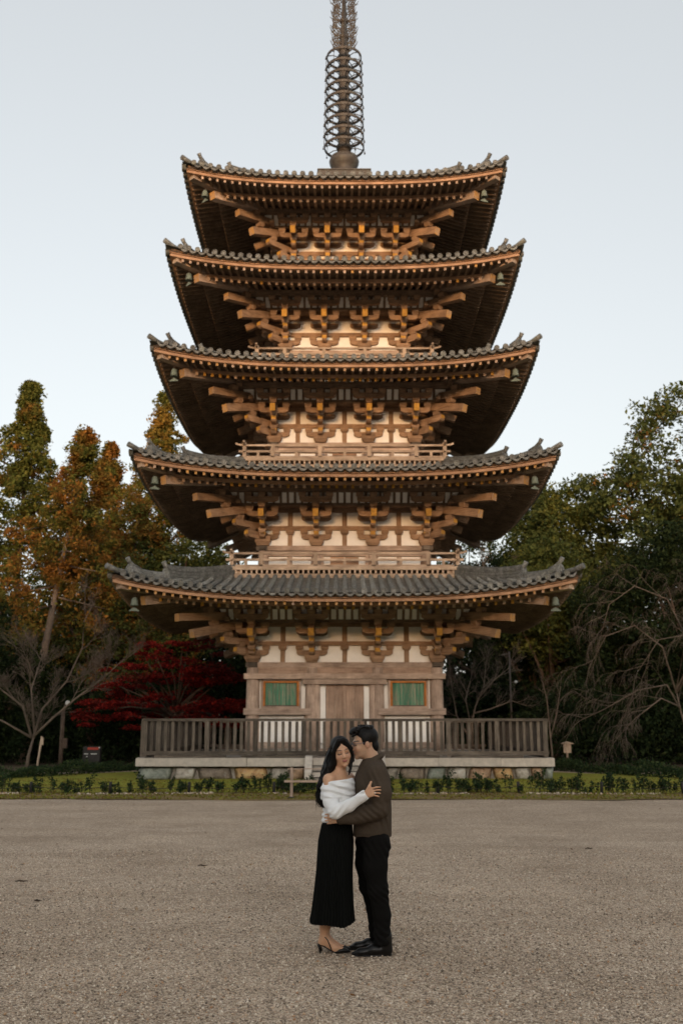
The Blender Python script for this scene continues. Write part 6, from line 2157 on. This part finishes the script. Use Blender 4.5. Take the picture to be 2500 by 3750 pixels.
# long dark hair: cap with centre parting, mass falling behind her right shoulder, one lock in front
v = Vol((-0.30, 8.10, 1.02), (0.16, 8.46, 1.70), 0.004)
Eh = lambda c, r_, k, sub=False: v.ell(W(c), np.array(r_) * 0.95, k, sub, A)
Eh((0, 0.028, 0.040), (0.087, 0.100, 0.097), 0.01)
for sx in (-1, 1):
    v.cone(W((sx * 0.020, -0.062, 0.105)), W((sx * 0.074, -0.040, 0.020)), 0.022 * 0.95, 0.018, 0.015)
    v.cone(W((sx * 0.074, -0.040, 0.020)), W((sx * 0.076, -0.015, -0.080)), 0.018, 0.020, 0.015)
Eh((0, -0.112, -0.030), (0.060, 0.060, 0.103), 0.006, True)
Eh((0, -0.115, 0.052), (0.010, 0.06, 0.05), 0.006, True)
chain = [(-0.045, 8.325, 1.50), (-0.085, 8.320, 1.40), (-0.124, 8.290, 1.32), (-0.146, 8.27, 1.24), (-0.155, 8.26, 1.17), (-0.140, 8.255, 1.10)]
v.chain(chain, [0.075, 0.066, 0.048, 0.042, 0.036, 0.014], 0.02)
v.chain([W((-0.078, -0.005, -0.03)), (-0.094, 8.262, 1.41), (-0.132, 8.255, 1.32), (-0.148, 8.25, 1.25)], [0.024, 0.030, 0.028, 0.018], 0.015)
v.chain([W((0.078, -0.010, -0.05)), (0.074, 8.225, 1.42), (0.062, 8.210, 1.375), (0.052, 8.205, 1.345)], [0.019, 0.014, 0.009, 0.004], 0.010)
def hair_waves(P):
    d = np.zeros_like(P)
    x, y, z = P[:, 0], P[:, 1], P[:, 2]
    t = np.clip((1.46 - z) / 0.2, 0, 1)
    d[:, 0] = t * (0.013 * np.sin(z * 46 + y * 30) + 0.005 * np.sin(z * 95 + y * 140))
    d[:, 1] = 0.0035 * np.sin(x * 260 + z * 30) * t
    return d
ho = vol_obj('hair', v, 'black_hair', wom, None, 1, hair_waves)
st = MB()
r5 = random.Random(6)
for i in range(110):
    ox, oy = r5.uniform(-0.044, 0.040), r5.uniform(-0.048, 0.03)
    ph = r5.uniform(0, 6.28)
    e_ = r5.uniform(0.75, 1.06)
    pts = []
    for k in range(15):
        t = k / 14 * 4.999 * e_
        t = min(t, 4.999)
        j = int(t)
        p_ = Vector(chain[j]).lerp(Vector(chain[j + 1]), t - j)
        wv = min(1, t / 2.0)
        pts.append(Vector((p_.x + ox * (1.2 - 0.08 * t) + 0.016 * wv * math.sin(k * 0.95 + ph * 0.5), p_.y + oy * 1.1, p_.z + 0.004 * math.sin(k + ph) - 0.02 * wv * (e_ - 0.8) * 2)) - Vector(wom.location))
    st.tube(pts, 0.003, 'black_hair', 4, [0.004] * 12 + [0.003, 0.002, 0.0008])
for i in range(26):
    s0 = Vector(W((r5.uniform(-0.085, -0.03), r5.uniform(-0.02, 0.06), r5.uniform(-0.03, 0.09))))
    e0 = Vector((r5.uniform(-0.215, -0.13), r5.uniform(8.22, 8.28), r5.uniform(1.07, 1.25)))
    mid = s0.lerp(e0, 0.5) + Vector((r5.uniform(-0.02, 0.005), 0, r5.uniform(-0.01, 0.03)))
    q = [s0, s0.lerp(mid, 0.5) + Vector((-0.008, 0, 0.006)), mid, mid.lerp(e0, 0.5) + Vector((r5.uniform(-0.014, 0.014), 0, 0)), e0]
    st.tube([p_ - Vector(wom.location) for p_ in q], 0.002, 'black_hair', 3, [0.0026, 0.0026, 0.0024, 0.002, 0.0007])
obj('hair_strands', st, wom, kind='stuff')
ea = MB(); ea.lathe([(0.001, -0.006), (0.005, -0.004), (0.006, 0), (0.005, 0.004), (0.001, 0.006)], 'pearl', 10, tuple(np.array(W((-0.070, -0.028, -0.062))) - np.array(wom.location)))
obj('earring', ea, wom)
rg = MB(); rg.tube([(0.2585 - wom.location.x + 0.0, hy + 0.0095 * math.cos(t) - wom.location.y, 1.224 + 0.0095 * math.sin(t)) for t in np.linspace(0, 6.283, 13)], 0.0022, 'gold', 5)
rg.lathe([(0.004, -0.004), (0.0055, 0.0), (0.004, 0.004)], 'pearl', 8, (0.2585 - wom.location.x, hy - 0.011 - wom.location.y, 1.224))
obj('ring', rg, wom)
